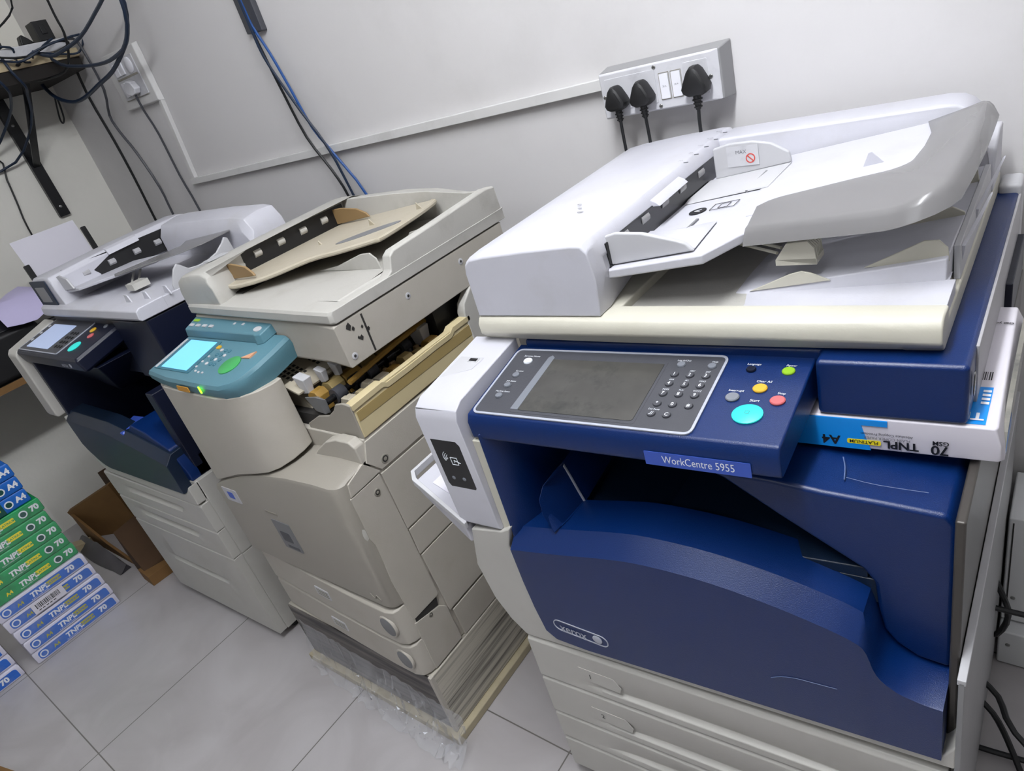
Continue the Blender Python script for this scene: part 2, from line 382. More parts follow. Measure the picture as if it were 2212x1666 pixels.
    m = N(); m.rplate(Fr((-.109, .566, .580), (1, 0, -.04), (0, 1, .05)), -.012, 0, .020, .045, -.002, .0015, .001, 0); m.build('grip_pad', 'light_grey', D) if False else None
    # ---- output recess: left cheek, paper flap, floor, back, and the big block on the right
    m = N(); m.prism([(-.672, .572), (-.660, .585), (-.645, .62), (-.635, .70), (-.62, .80), (-.53, 1.08), (-.672, 1.08)], 'z', .66, .895); m.build('left_cheek', 'blue_plastic', T, .003, ang=50)
    F1 = [(-.595, .655, .792), (-.587, .622, .806), (-.602, .598, .788), (-.609, .588, .766), (-.606, .583, .742), (-.588, .577, .712), (-.583, .600, .7125), (-.580, .66, .7125)]
    m = N(); m.rings([F1, [(x+.004, y+.012, z+.004) for x, y, z in F1], [(-.60+(x+.6)*.3, .78+(y-.6)*.2, z) for x, y, z in F1]]); m.build('paper_flap', 'blue_plastic', T, .002)
    m = N(); m.tube([(-.596, .652, .794), (-.590, .654, .768), (-.584, .656, .738), (-.579, .658, .7145)], .0022, 6); m.build('flap_spring', 'silver', T)
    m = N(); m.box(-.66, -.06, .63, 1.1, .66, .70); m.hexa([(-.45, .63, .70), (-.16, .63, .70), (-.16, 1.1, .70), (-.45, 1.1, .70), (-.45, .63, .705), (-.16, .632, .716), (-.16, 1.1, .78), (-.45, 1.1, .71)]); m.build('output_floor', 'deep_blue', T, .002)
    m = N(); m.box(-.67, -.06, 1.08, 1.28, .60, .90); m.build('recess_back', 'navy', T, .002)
    blk = [(-.0695, .577), (-.0695, .812), (-.078, .826), (-.14, .831), (-.204, .835), (-.26, .842), (-.323, .846), (-.345, .843), (-.323, .833), (-.258, .785), (-.165, .720), (-.152, .70), (-.149, .66), (-.143, .62), (-.130, .60), (-.105, .582)]
    m = N(); m.prism(blk, 'y', .624, 1.08); m.build('output_block', 'blue_plastic', T, .009, 4)
    m = N(); m.tube([(-.185, .655, .838), (-.15, .650, .8365), (-.10, .652, .8335)], .0004, 5); m.tube([(-.196, .69, .842), (-.190, .672, .840), (-.186, .650, .838)], .0008, 5)
    m.build('scuff_mark', 'scuff', T)
    # ---- scanner housing
    m = N()
    m.prism([(-.672, .735), (-.672, .76), (-.672, 1.30), (-.0715, 1.30), (-.0715, .705), (-.226, .705), (-.226, .735)], 'z', .894, .970); m.build('scanner_housing', 'blue_plastic', T, .006, 4)
    m = N(); m.box(-.0725, -.069, .76, 1.33, .85, .967); m.build('scanner_side', 'grey_plastic', T, .001)
    m = N(); m.disc(fx(-.0695), .728, .937, .008, 0, .0012, 0, 20, ry=.016); m.build('side_plug', 'gloss_black', T)
    m = N(); m.box(-.10, -.068, 1.275, 1.335, .60, .985); m.build('rear_cover', 'light_grey', T, .008)
    m = N(); m.box(-.75, -.07, 1.28, 1.32, .05, .93); m.build('back_panel', 'light_grey', T, .005)
    # ---- control panel
    sl = .2; k = math.hypot(1, sl)
    def pz(y): return .926+(y-.58)*sl
    m = N(); prof = lambda x: [(x, .582, .882), (x, .577, .886), (x, .576, .914), (x, .582, .9265), (x, .60, pz(.60)), (x, .742, pz(.742)), (x, .742, .905)]
    m.rings([prof(x) for x in (-.686, -.60, -.5, -.4, -.3, -.232)]); CP = m.build('control_panel', 'blue_plastic', T, .0055, 4)
    m = N(); m.rings([[(-.232, .735, .90), (-.232, .70, .90), (-.226, .70, .955), (-.2, .706, .960), (-.2, .74, .90)], [(-.18, .735, .90), (-.20, .706, .90), (-.20, .706, .955), (-.19, .71, .960), (-.18, .74, .90)]])
    PF = Fr(xk((-.69, .58, .9266)), Vector(xk((-.23, .58, .9266)))-Vector(xk((-.69, .58, .9266))), Vector(xk((-.46, .58+.15, .9266+.03)))-Vector(xk((-.46, .58, .9266))))
    def Q(): return MB()
    m = Q(); m.plate(PF, rr(.014, .006, .352, .147, .009), .0001, .0016); m.build('panel_face', 'panel_grey', CP, .0004)
    m = Q(); m.ringp(PF, .0115, .0035, .3545, .1495, .0035, .0001, .0022, .011); m.build('panel_rim', 'silver', CP)
    m = Q(); m.rplate(PF, .076, .012, .275, .134, .0016, .0019, .004); m.build('screen_bezel', 'panel_grey', CP)
    m = Q(); m.rplate(PF, .090, .017, .271, .127, .0018, .0026, (.001, .005, .001, .001)); m.build('touch_screen', 'screen_off', CP)
    m = Q(); m.plate(PF, [(.076, .018), (.089, .018), (.090, .131), (.084, .136), (.079, .131)], .0018, .0024); m.build('screen_side', 'button_grey', CP)
    BT = [('Services Home', .0465, .1206, .0075, 'button_lit', .0122, .0034), ('Services', .0435, .0880, .006, 'button_grey', .0098, .003), ('Job Status', .0418, .0653, .006, 'button_grey', .0096, .003), ('Machine Status', .0402, .0421, .006, 'button_grey', .0098, .003),
          ('Log In/Out', .2951, .1274, .006, 'button_grey', .0090, .003), ('Help', .3377, .1269, .006, 'button_grey', .0092, .003),
          ('Language', .3883, .1259, .0062, 'navy', .0103, .0033), ('Power', .4338, .1254, .0078, 'power_green', .0108, .0033), ('Clear All', .4096, .0922, .0088, 'clear_yellow', .0130, .0036), ('Interrupt', .3816, .0738, .0086, 'button_grey', .0126, .0036), ('Stop', .4358, .0732, .0090, 'stop_red', .0130, .0036), ('Start', .4084, .0471, .0182, 'start_cyan', .0240, .0042)]
    for (t, u, v, r, mt, dy, sz) in BT:
        h = .0017 if u < .35 else .0003
        m = Q(); m.disc(PF, u, v, r, h, h+.0028, 0, 24, .86, ry=r*.88); b = lab(m.build('button', mt, CP), {'Services Home': 'lit white home button', 'Power': 'green power button', 'Clear All': 'yellow clear button', 'Stop': 'red stop button', 'Start': 'big cyan start button', 'Language': 'dark blue language button'}.get(t, 'round grey button'))
        m = Q(); m.text(PF, u+.001, v+dy, t, sz, 0, h=h+.0004, it=.12); 
        m.build('lettering', 'lettering_white', CP, smooth=False)
    m = Q(); m.ringp(PF, .4084-.0025, .0471-.0025, .4084+.0025, .0471+.0025, .0003, .0045, .0047, .0004); m.build('button_mark', 'panel_grey', CP, smooth=False)
    keys = [('1', .2930, .1080, ''), ('2', .3145, .1076, 'ABC'), ('3', .3362, .1073, 'DEF'), ('4', .2926, .0895, 'GHI'), ('5', .3140, .0891, 'JKL'), ('6', .3352, .0890, 'MNO'), ('7', .2921, .0705, 'PQRS'), ('8', .3133, .0706, 'TUV'), ('9', .3348, .0706, 'WXYZ'), ('*', .2916, .0516, ''), ('0', .3126, .0516, ''), ('#', .3342, .0513, ''), ('.//', .2913, .0329, 'Dial Pause'), ('C', .3122, .0328, '')]
    for (t, u, v, s) in keys:
        m = Q(); m.disc(PF, u, v, .0058, .0016, .0040, 0, 20, .88, ry=.0054); m.text(PF, u, v, t, .0052, 1, h=.0043, bold=.01)
        m.build('key', ['panel_grey', 'lettering_white'], CP)
        if s: m = Q(); m.text(PF, u, v+.0088, s, .0026, 0, h=.002, it=.12); m.build('lettering', 'lettering_white', CP, smooth=False)
    ff = Fr(xk((-.332, .5758, .8925)), Vector(xk((-.2, .5758, .8925)))-Vector(xk((-.332, .5758, .8925))), ZA)
    m = Q(); m.rplate(ff, -.067, -.0105, .067, .0105, .0002, .0009, .001, 0); m.text(ff, .002, .0005, 'WorkCentre 5955', .0112, 1, h=.0012, sx=.74)
    lab(m.build('model_label', ['label_blue', 'lettering_white'], CP, smooth=False), 'blue strip lettered WorkCentre 5955')
    # ---- card reader column on the left
    m = N()
    m.rings([[(x, .572, .700), (x, .567, .705), (x, .560, .925), (x, .566, .940), (x, .583, .950), (x, .74, .972), (x, .74, .70)] for x in (-.774, -.772, -.69)])
    CR = m.build('card_reader_column', 'white_plastic', T, .006, 4)
    m = N(); m.rings([[(x, .576, .700), (x, .576, .880), (x, .64, .880), (x, .64, .70)] for x in (-.690, -.673)]); m.build('column_edge', 'ivory_plastic', T, .002)
    fc = Fr((-.762, .5655, .787), (1, 0, 0), (0, -.032, 1))
    m = N(); m.plate(fc, [(0, .007), (.004, 0), (.055, 0), (.0575, .004), (.0575, .090), (.052, .0975), (0, .0975)], .0003, .0012)
    m.build('card_reader', 'gloss_black', CR)
    m = N(); cx, cy = .030, .058
    for r in (.005, .0085, .012):
        m.tube([fc.p(cx-.004+r*math.cos(t), cy+.006+r*math.sin(t), .0018) for t in [math.radians(125+i*12) for i in range(9)]], .0006, 5)
    for (a, b) in (((-.002, -.008), (.011, -.008)), ((.011, -.008), (.011, .006)), ((.011, .006), (-.002, .006)), ((-.002, .006), (-.002, -.008)), ((.004, .001), (.016, -.004)), ((.004, .001), (.004, -.004))):
        m.tube([fc.p(cx+a[0], cy+a[1], .0018), fc.p(cx+b[0], cy+b[1], .0018)], .0006, 5)
    m.build('card_symbol', 'lettering_white', CR)
    for u in (.017, .039): m = N(); m.disc(fc, u, .020, .0036, .0011, .0022, 0, 16); m.build('indicator', 'button_grey', CR)
    m = Q(); m.plate(PF, [(-.081, .043), (-.030, .076), (-.026, .104), (-.078, .101)], .0060, .0066); m.build('usb_recess', 'white_plastic', CR, .002) if False else None
    CF = Fr(xk((-.69, .583, .9502)), XA, (0, .157, .022))
    m = Q(); m.rings([[CF.p(-.079, .042, .0004), CF.p(-.030, .070, .0004), CF.p(-.026, .100, .0004), CF.p(-.075, .098, .0004)], [CF.p(-.077, .044, .0010), CF.p(-.032, .070, .0010), CF.p(-.028, .098, .0010), CF.p(-.073, .096, .0010)]]); m.build('usb_recess', 'light_grey', CR)
    m = Q(); m.rplate(CF, -.052, .086, -.032, .096, .0010, .0018, .0005); m.rplate(CF, -.050, .0875, -.034, .0945, .0018, .0022, .0003, 1); m.build('usb_port', ['light_grey', 'black'], CR, smooth=False)
    # ---- fold-down bypass tray on the left side
    m = N(); m.hexa([(-.762, .562, .660), (-.762, .95, .660), (-.866, .95, .728), (-.866, .585, .728), (-.762, .562, .696), (-.762, .95, .696), (-.874, .95, .760), (-.874, .580, .760)])
    tr = m.build('bypass_tray', 'white_plastic', T, .004)
    m = N(); m.rings([[(-.760, .560, .694), (-.760, .560, .706), (-.760, .567, .706), (-.760, .567, .694)], [(-.870, .577, .756), (-.870, .577, .769), (-.866, .584, .769), (-.866, .584, .756)], [(-.882, .590, .764), (-.882, .590, .777), (-.875, .593, .777), (-.875, .593, .764)], [(-.882, .95, .764), (-.882, .95, .777), (-.875, .95, .777), (-.875, .95, .764)]]); m.build('tray_rim', 'light_grey', tr, .001)
    m = N(); m.hexa([(-.775, .60, .7035), (-.775, .80, .7035), (-.850, .80, .746), (-.850, .60, .746), (-.775, .60, .7065), (-.775, .80, .7065), (-.850, .80, .749), (-.850, .60, .749)]); m.build('tray_guide', 'paper', tr, .001)
    # ---- document feeder on top
    m = N()
    m.rings([[(x, .742, .9705), (x, .732+.006*abs((x+.42)/.32)**2, .9715), (x, .7165+.006*abs((x+.42)/.32)**2, .9920-.006*abs((x+.42)/.32)**2), (x, .7165+.006*abs((x+.42)/.32)**2, 1.004), (x, .722+.006*abs((x+.42)/.32)**2, 1.0125), (x, .735, 1.0165), (x, .765, 1.016), (x, .765, .9705)] for x in [-.745+.646*i/16 for i in range(17)]])
    m.box(-.745, -.099, .76, 1.30, .9705, 1.000); m.box(-.745, -.50, .76, 1.30, .9705, 1.016); DF = m.build('document_feeder', 'ivory_plastic', T, .003)
    m = N(); R = []
    for (y, dz) in ((.728, 0), (.734, .004), (.76, .006), (1.0, .008), (1.28, .010), (1.306, .006), (1.312, 0)):
        R.append([(-.742, y, 1.016), (-.742, y, 1.090+dz), (-.7385, y, 1.104+dz), (-.728, y, 1.112+dz), (-.70, y, 1.1155+dz), (-.62, y, 1.1205+dz), (-.54, y, 1.1235+dz), (-.524, y, 1.122+dz), (-.5155, y, 1.112+dz), (-.513, y, 1.090+dz), (-.511 if y < .77 else -.54, y, 1.07+dz), (-.514 if y < .77 else -.56, y, 1.03), (-.516 if y < .77 else -.56, y, 1.016)])
    m.rings(R); HD = m.build('feeder_head', 'white_plastic', DF, .0025, ang=40)
    m = N(); m.prism([(.742, 1.0), (.742, 1.085), (.76, 1.104), (1.30, 1.114), (1.312, 1.09), (1.312, 1.0)], 'x', -.754, -.7415); m.build('hinge_cover', 'grey_plastic', DF, .003)
    m = N()
    for i in range(3): m.disc(Fr(xk((-.60-.012*i, .86+.02*i, 1.1305)), XA, YA), 0, 0, .004+.002*(i == 0), -.001, .0003, 0, 5, .4, ry=.0018)
    m.build('paint_chip', 'grey_plastic', HD, smooth=False)
    # dark feed slot with rollers
    m = N(); m.box(-.575, -.512, .775, 1.24, 1.055, 1.108); m.build('feed_slot', 'gloss_black', DF, .001)
    for y in (.83, .90, .97, 1.04, 1.12, 1.2):
        m = N(); m.tube([(-.518, y-.012, 1.098), (-.518, y+.012, 1.098)], .0085, 12); m.build('feed_roller', 'smoke_plastic', DF)
    m = N(); m.tube([(-.522, .79, 1.098), (-.522, 1.23, 1.098)], .003, 6); m.build('roller_shaft', 'metal', DF)
    m = N(); m.hexa([(-.514, .93, 1.106), (-.5, .93, 1.106), (-.5, 1.04, 1.108), (-.514, 1.04, 1.108), (-.518, .93, 1.118), (-.506, .93, 1.112), (-.506, 1.04, 1.114), (-.518, 1.04, 1.120)]); m.build('release_latch', 'white_plastic', DF, .001)
    fh = Fr(xk((-.53, 1.12, 1.1345)), YA, (-1, 0, 0)); m = N()
    for i, t in enumerate(('A5', 'B5', '16K', 'B4R', 'B4R')): m.text(Fr(xk((-.526, 1.075+.045*i, 1.1337)), XA, YA), 0, 0, t, .005, 0, h=.0003); m.box(-.519, -.511, 1.073+.045*i, 1.0745+.045*i, 1.1305, 1.1318)
    m.build('size_marks', 'lettering_grey', HD, smooth=False)
    # input tray: rises to the right
    def tz(x): return 1.071+(x+.52)*.115
    out = [(-.545, .768), (-.372, .768), (-.335, .835), (-.40, 1.205), (-.57, 1.205)]
    m = N(); m.rings([[(x, y, tz(x)-.015) for x, y in out], [(x, y, tz(x)-.001) for x, y in out]]); IT = m.build('input_tray', 'white_plastic', DF, .003)
    sh = [(-.345, .90), (-.335, .962), (-.178, .980), (-.165, 1.02), (-.175, 1.21), (-.41, 1.21), (-.36, .90)]
    m = N(); m.rings([[(x, y, tz(x)-.008) for x, y in sh], [(x, y, tz(x)+.0005) for x, y in sh]]); m.build('tray_extension', 'white_plastic', DF, .001)
    def arc(cx, cy, r, a0, a1, n=6): return [(cx+r*math.cos(math.radians(a0+(a1-a0)*i/n)), cy+r*math.sin(math.radians(a0+(a1-a0)*i/n))) for i in range(n+1)]
    oc = [(-.338, .832), (-.300, .826), (-.25, .818), (-.20, .809)]+arc(-.142, .838, .036, 262, 345, 8)+[(-.104, .90), (-.102, 1.0), (-.103, 1.10)]+arc(-.130, 1.175, .026, -10, 75, 5)
    ic = [(-.352, .925), (-.340, .944), (-.325, .951), (-.28, .959), (-.23, .968)]+arc(-.205, 1.005, .034, 282, 350, 6)+[(-.168, 1.06), (-.170, 1.13), (-.185, 1.205)]
    def rz(x, y): return tz(x)+.004+max(0, (x+.16))*.25
    import bisect
    def resample(P, n):
        d = [0]
        for a, b in zip(P, P[1:]): d.append(d[-1]+math.hypot(b[0]-a[0], b[1]-a[1]))
        out = []
        for i in range(n):
            t = d[-1]*i/(n-1); j = min(max(bisect.bisect_left(d, t), 1), len(P)-1); q = (t-d[j-1])/(d[j]-d[j-1]); out.append((P[j-1][0]+(P[j][0]-P[j-1][0])*q, P[j-1][1]+(P[j][1]-P[j-1][1])*q))
        return out
    O, I = resample(oc, 44), resample(ic, 44); R = []
    for i, ((x, y), (u, v)) in enumerate(zip(O, I)):
        nx, ny = O[min(i+1, 43)][0]-O[max(i-1, 0)][0], O[min(i+1, 43)][1]-O[max(i-1, 0)][1]; l_ = math.hypot(nx, ny); nx, ny = ny/l_, -nx/l_
        h = rz(x, y); hi = rz(u, v); d = .022
        R.append([(u, v, hi), (x-nx*.010, y-ny*.010, h+.001), (x-nx*.003, y-ny*.003, h-.001), (x+nx*.002, y+ny*.002, h-.007), (x+nx*.009, y+ny*.009, h-d), (x+nx*.007, y+ny*.007, h-d), (x-nx*.001, y-ny*.001, h-.0075), (x-nx*.005, y-ny*.005, h-.003), (x-nx*.010, y-ny*.010, h-.0015), (u, v, hi-.002)])
    m = N(); m.rings(R); m.build('smoky_rim', 'clear', DF, ang=50)
    def guide(y0, y1, P, name, lbl=None):
        m = N(); m.prism(P, 'y', y0, y1); return m.build(name, 'light_grey', IT, .003)
    guide(.782, .79, [(-.540, 1.069), (-.535, 1.112), (-.50, 1.120), (-.46, 1.117), (-.41, 1.103), (-.398, 1.098), (-.388, 1.087)], 'paper_guide')
    gb = guide(1.150, 1.158, [(-.50, 1.074), (-.50, 1.128), (-.47, 1.134), (-.43, 1.133), (-.40, 1.126), (-.372, 1.108), (-.37, 1.090)], 'paper_guide')
    m = N(); m.hexa([(-.54, .790, 1.070), (-.39, .790, 1.087), (-.40, .90, 1.086), (-.52, .90, 1.072), (-.54, .790, 1.072), (-.39, .790, 1.089), (-.41, .87, 1.088), (-.52, .92, 1.074)]); m.build('guide_base', 'white_plastic', IT, .001)
    m = N(); m.hexa([(-.51, 1.03, 1.072), (-.37, 1.03, 1.089), (-.37, 1.15, 1.089), (-.51, 1.15, 1.072), (-.51, 1.05, 1.075), (-.38, 1.03, 1.091), (-.37, 1.15, 1.091), (-.51, 1.15, 1.075)]); m.build('guide_base', 'light_grey', IT, .001)
    g = Fr(xk((-.455, 1.1495, 1.110)), XA, ZA); m = Q(); m.rplate(g, -.02, -.016, .034, .018, 0, .0008, .001, 0); m.text(g, .005, .008, 'MAX', .006, 2, h=.0011); m.ringp(g, .012, -.012, .028, .004, .0016, .0008, .0013, .0079, 1); m.tube([g.p(.0145, .0015, .0012), g.p(.0255, -.0095, .0012)], .0008, 5, 1)
    m.build('warning_sticker', ['socket_white', 'red_ink', 'lettering_grey'], gb, smooth=False)
    TF = Fr(xk((-.462, .975, tz(-.462)+.0002)), (1, 0, .115), YA)
    m = Q(); m.disc(TF, 0, 0, .014, 0, .0006, 0, 24, .99); m.text(TF, 0, 0, '<', .014, 1, h=.0009, bold=.03)
    for (a, b, c, d) in ((.022, -.008, .062, .020), (.034, -.004, .050, .016)): m.ringp(TF, a, b, c, d, .0008, 0, .0006, .0006, 0)
    m.build('tray_symbol', ['lettering_black', 'lettering_white'], IT, smooth=False)
    for (x, y0, y1) in ((-.445, .80, .93), (-.405, 1.03, 1.13)): m = N(); m.box(x, x+.0035, y0, y1, tz(x)-.001, tz(x)+.0022 if y0 < 1 else tz(x)+.0032); m.build('guide_slot', 'ellipse_grey', IT)
    m = N(); m.rings([[(-.238, 1.03, tz(-.24)), (-.231, 1.031, tz(-.23)+.018), (-.227, 1.032, tz(-.23)+.019), (-.212, 1.034, tz(-.21))], [(-.238, 1.032, tz(-.24)), (-.231, 1.033, tz(-.23)+.018), (-.227, 1.034, tz(-.23)+.019), (-.212, 1.036, tz(-.21))]]); m.build('tray_stop', 'white_plastic', DF, .002)
    # output tray under it
    m = N(); m.box(-.56, -.335, .772, 1.27, 1.0, 1.003); m.build('output_well', 'beige_top', DF)
    m = N(); m.rings([[(-.345, .772, 1.001), (-.108, .772, 1.012), (-.108, .85, 1.018), (-.345, .85, 1.003)], [(-.345, .85, 1.003), (-.108, .85, 1.018), (-.105, .852, 1.0181), (-.34, .852, 1.0031)]], cap=True)
    m.hexa([(-.50, .765, .99), (-.101, .765, .99), (-.101, .83, .99), (-.50, .83, .99), (-.36, .766, 1.001), (-.101, .766, 1.015), (-.101, .83, 1.018), (-.36, .83, 1.002)]); m.build('front_ledge', 'white_plastic', DF, .001)
    def oz(x): return 1.004+max(0, x+.36)*.155
    R = []
    for x in [-.36+.25*i/12 for i in range(13)]: R.append([(x, .825, 1.0), (x, .832, oz(x)), (x, .90, oz(x)+.001), (x, 1.05, oz(x)-.004), (x, 1.19, oz(x)), (x, 1.19, 1.0)])
    m = N(); m.rings(R); OT = m.build('output_tray', 'white_plastic', DF, .002, ang=50)
    def fin(P, y, w=.003): m = N(); m.prism(P, 'y', y, y+w); m.build('paper_fin', 'ivory_plastic', OT, .001)
    fin([(-.34, 1.006), (-.285, 1.030), (-.27, 1.034), (-.258, 1.031), (-.235, 1.020)], .828)
    fin([(-.20, 1.030), (-.155, 1.052), (-.135, 1.062), (-.120, 1.062), (-.111, 1.052), (-.109, 1.035)], .842)
    fin([(-.175, 1.032), (-.14, 1.052), (-.122, 1.064), (-.112, 1.058), (-.109, 1.035)], 1.12)
    fin([(-.24, 1.020), (-.15, 1.044), (-.125, 1.052), (-.111, 1.044), (-.11, 1.03)], .985, .004)
    fin([(-.30, 1.012), (-.24, 1.040), (-.20, 1.047), (-.19, 1.03)], 1.02)
    m = N()
    for dy in (0, .018): m.tube([(-.40, .90+dy, 1.058), (-.303, .845+dy, 1.054)], .0022, 6)
    for i in range(6): m.rings([[(-.303, .835+.006*i, 1.048), (-.288, .835+.006*i, 1.070), (-.262, .835+.006*i, 1.072), (-.254, .835+.006*i, 1.062), (-.252, .835+.006*i, 1.040)], [(-.303, .8385+.006*i, 1.048), (-.288, .8385+.006*i, 1.070), (-.262, .8385+.006*i, 1.072), (-.254, .8385+.006*i, 1.062), (-.252, .8385+.006*i, 1.040)]])
    m.box(-.303, -.252, .835, .870, 1.040, 1.048); m.build('paper_stopper', 'ivory_plastic', DF)
    # raised rear wall with its rounded right shoulder
    P = [(-.52, 1.0), (-.52, 1.127), (-.168, 1.130), (-.150, 1.127), (-.136, 1.119), (-.125, 1.106), (-.116, 1.085), (-.104, 1.03), (-.099, 1.0)]
    m = N(); m.rings([[(x, 1.205+(.02 if z > 1.05 else -.01), z) for x, z in P], [(x, 1.30, z) for x, z in P], [(x-.004, 1.312, z-.006*(z > 1.05)) for x, z in P]]); m.build('rear_wall', 'white_plastic', DF, .005, 4)
    m = N(); m.prism([(1.19, 1.0), (1.20, 1.035), (1.23, 1.065), (1.26, 1.078), (1.30, 1.078), (1.30, 1.0)], 'x', -.118, -.099); m.build('shoulder', 'white_plastic', DF, .004)
    for (y0, y1) in ((.89, 1.00), (1.02, 1.16)):
        m = N(); m.rings([[(-.108, y0, 1.000), (-.104, y0, 1.000), (-.104, y0+.006, 1.000)], [(-.104, y0, 1.035), (-.099, y0, 1.035), (-.100, y0+.006, 1.035)], [(-.094, y0+(y1-y0)*.6, 1.050), (-.089, y0+(y1-y0)*.6, 1.050), (-.090, y0+(y1-y0)*.6+.008, 1.050)], [(-.088, y1, 1.060), (-.084, y1, 1.060), (-.084, y1+.008, 1.062)]]); m.build('end_hook', 'white_plastic', DF, .001)
    m = N(); m.rings([[(-.108, .87, 1.0), (-.101, .87, 1.0), (-.101, 1.19, 1.0), (-.108, 1.19, 1.0)], [(-.110, .88, 1.040), (-.103, .88, 1.040), (-.103, 1.19, 1.044), (-.110, 1.19, 1.044)]]); m.build('end_wall', 'light_grey', DF, .001)
    return T
big_copier()

def top_ream():
    x0, x1, y0, y1, z0, z1 = -.345, -.040, .706, 1.02, .8465, .8925
    T = thing('paper_ream', xk((-.19, .85, z0)), 'white and bright blue paper ream wedged at the right of the nearest copier', 'paper ream')
    m = MB(xk)
    m.rings([[(x0, y0, z0), (x1-.002, y0, z0), (x1+.004, y0+.004, z0+.002), (x1, y1, z0), (x0, y1, z0)], [(x0, y0-.002, .87), (x1, y0-.002, .87), (x1, y0+.004, .87), (x1, y1, .87), (x0, y1, .87)], [(x0, y0, z1), (x1-.006, y0, z1), (x1-.004, y0+.006, z1), (x1-.010, y1, z1), (x0, y1, z1)]])
    b = m.build('wrapper', 'ream_white', T, .0025)
    f = Fr(xk((0, y0-.0022, 0)), Vector(xk((-.1, y0, 0)))-Vector(xk((-.3, y0, 0))), ZA); X = lambda x: x/f.u.x
    m = MB(); m.plate(f, [(X(-.335), z0+.001), (X(-.168), z0+.001), (X(-.178), .8835), (X(-.150), .8835), (X(-.150), z1-.001), (X(-.335), z1-.001)], -.001, .0005); m.build('printed_patch', 'ream_blue', T, smooth=False)
    R = math.pi; m = MB()
    def tx(u, v, t, s, mi=0, **k): m.text(f, X(u), v, t, s, mi, rot=R, h=.0009, **k)
    tx(-.212, .8585, 'A4', .0125, bold=.025); tx(-.136, .8585, 'TNPL', .0105, bold=.03); tx(-.151, .8665, 'PLAIN COPIER PAPER', .0036, 2); tx(-.151, .872, 'Absolute Copying Freedom', .0034); tx(-.097, .8575, '70', .0125, bold=.02); tx(-.096, .8675, 'GSM', .0058, bold=.02)
    m.rplate(f, X(-.194), .8555, X(-.157), .8625, .0004, .0007, .002, 1); tx(-.1755, .859, 'PLATINUM', .0046, bold=.01)
    m.build('printed_lettering', ['lettering_black', 'yellow_ink', 'lettering_grey'], T, smooth=False)
    t = Fr(xk((0, 0, z1+.0002)), XA, YA); m = MB(xk)
    def top(a, c, d, e, mi): m.add([(a, d, z1+.0006), (c, d, z1+.0006), (c, e, z1+.0006), (a, e, z1+.0006)], [(0, 1, 2, 3)], mi)
    top(-.15, x1-.016, y0+.006, .795, 0)
    for i in range(12): top(-.085+.0022*i, -.085+.0022*i+(.0012 if i % 3 else .0006), .812, .832, 1)
    m2 = MB()
    def TT(x, y, s, z, mi): m2.text(Fr(xk((x, y, z1+.001)), XA, YA), 0, 0, s, z, mi, rot=R, bold=.03)
    TT(-.083, .728, 'TNPL', .014, 0); TT(-.083, .742, 'PLAIN', .004, 2)
    for i, s in enumerate(('High', 'Dire', 'Ima', 'Opt')): TT(-.083, .757+.009*i, s, .005, 0); m2.rplate(Fr(xk((-.062, .755+.009*i, z1+.001)), XA, YA), -.003, 0, .005, .005, 0, .0003, .0005, 0)
    TT(-.062, .965, 'Get you', .005, 1)
    m.build('printed_patch', ['ream_blue', 'lettering_black'], T, smooth=False); m2.build('printed_lettering', ['lettering_white', 'lettering_black', 'lettering_grey'], T, smooth=False)
    m = MB(xk); P = [(y0+.015, .850), (y0+.10, .848), (1.0, .849), (1.0, .885), (y0+.16, .889), (y0+.08, .884), (y0+.03, .870)]
    m.prism(P, 'x', x1-.002, x1+.0032, 0); m.prism([(y0+.015, .850), (y0+.08, .849), (y0+.07, .872), (y0+.03, .868)], 'x', x1, x1+.0036, 1); m.build('picture_print', ['photo_ink', 'photo_blue'], T, smooth=False)
top_ream()

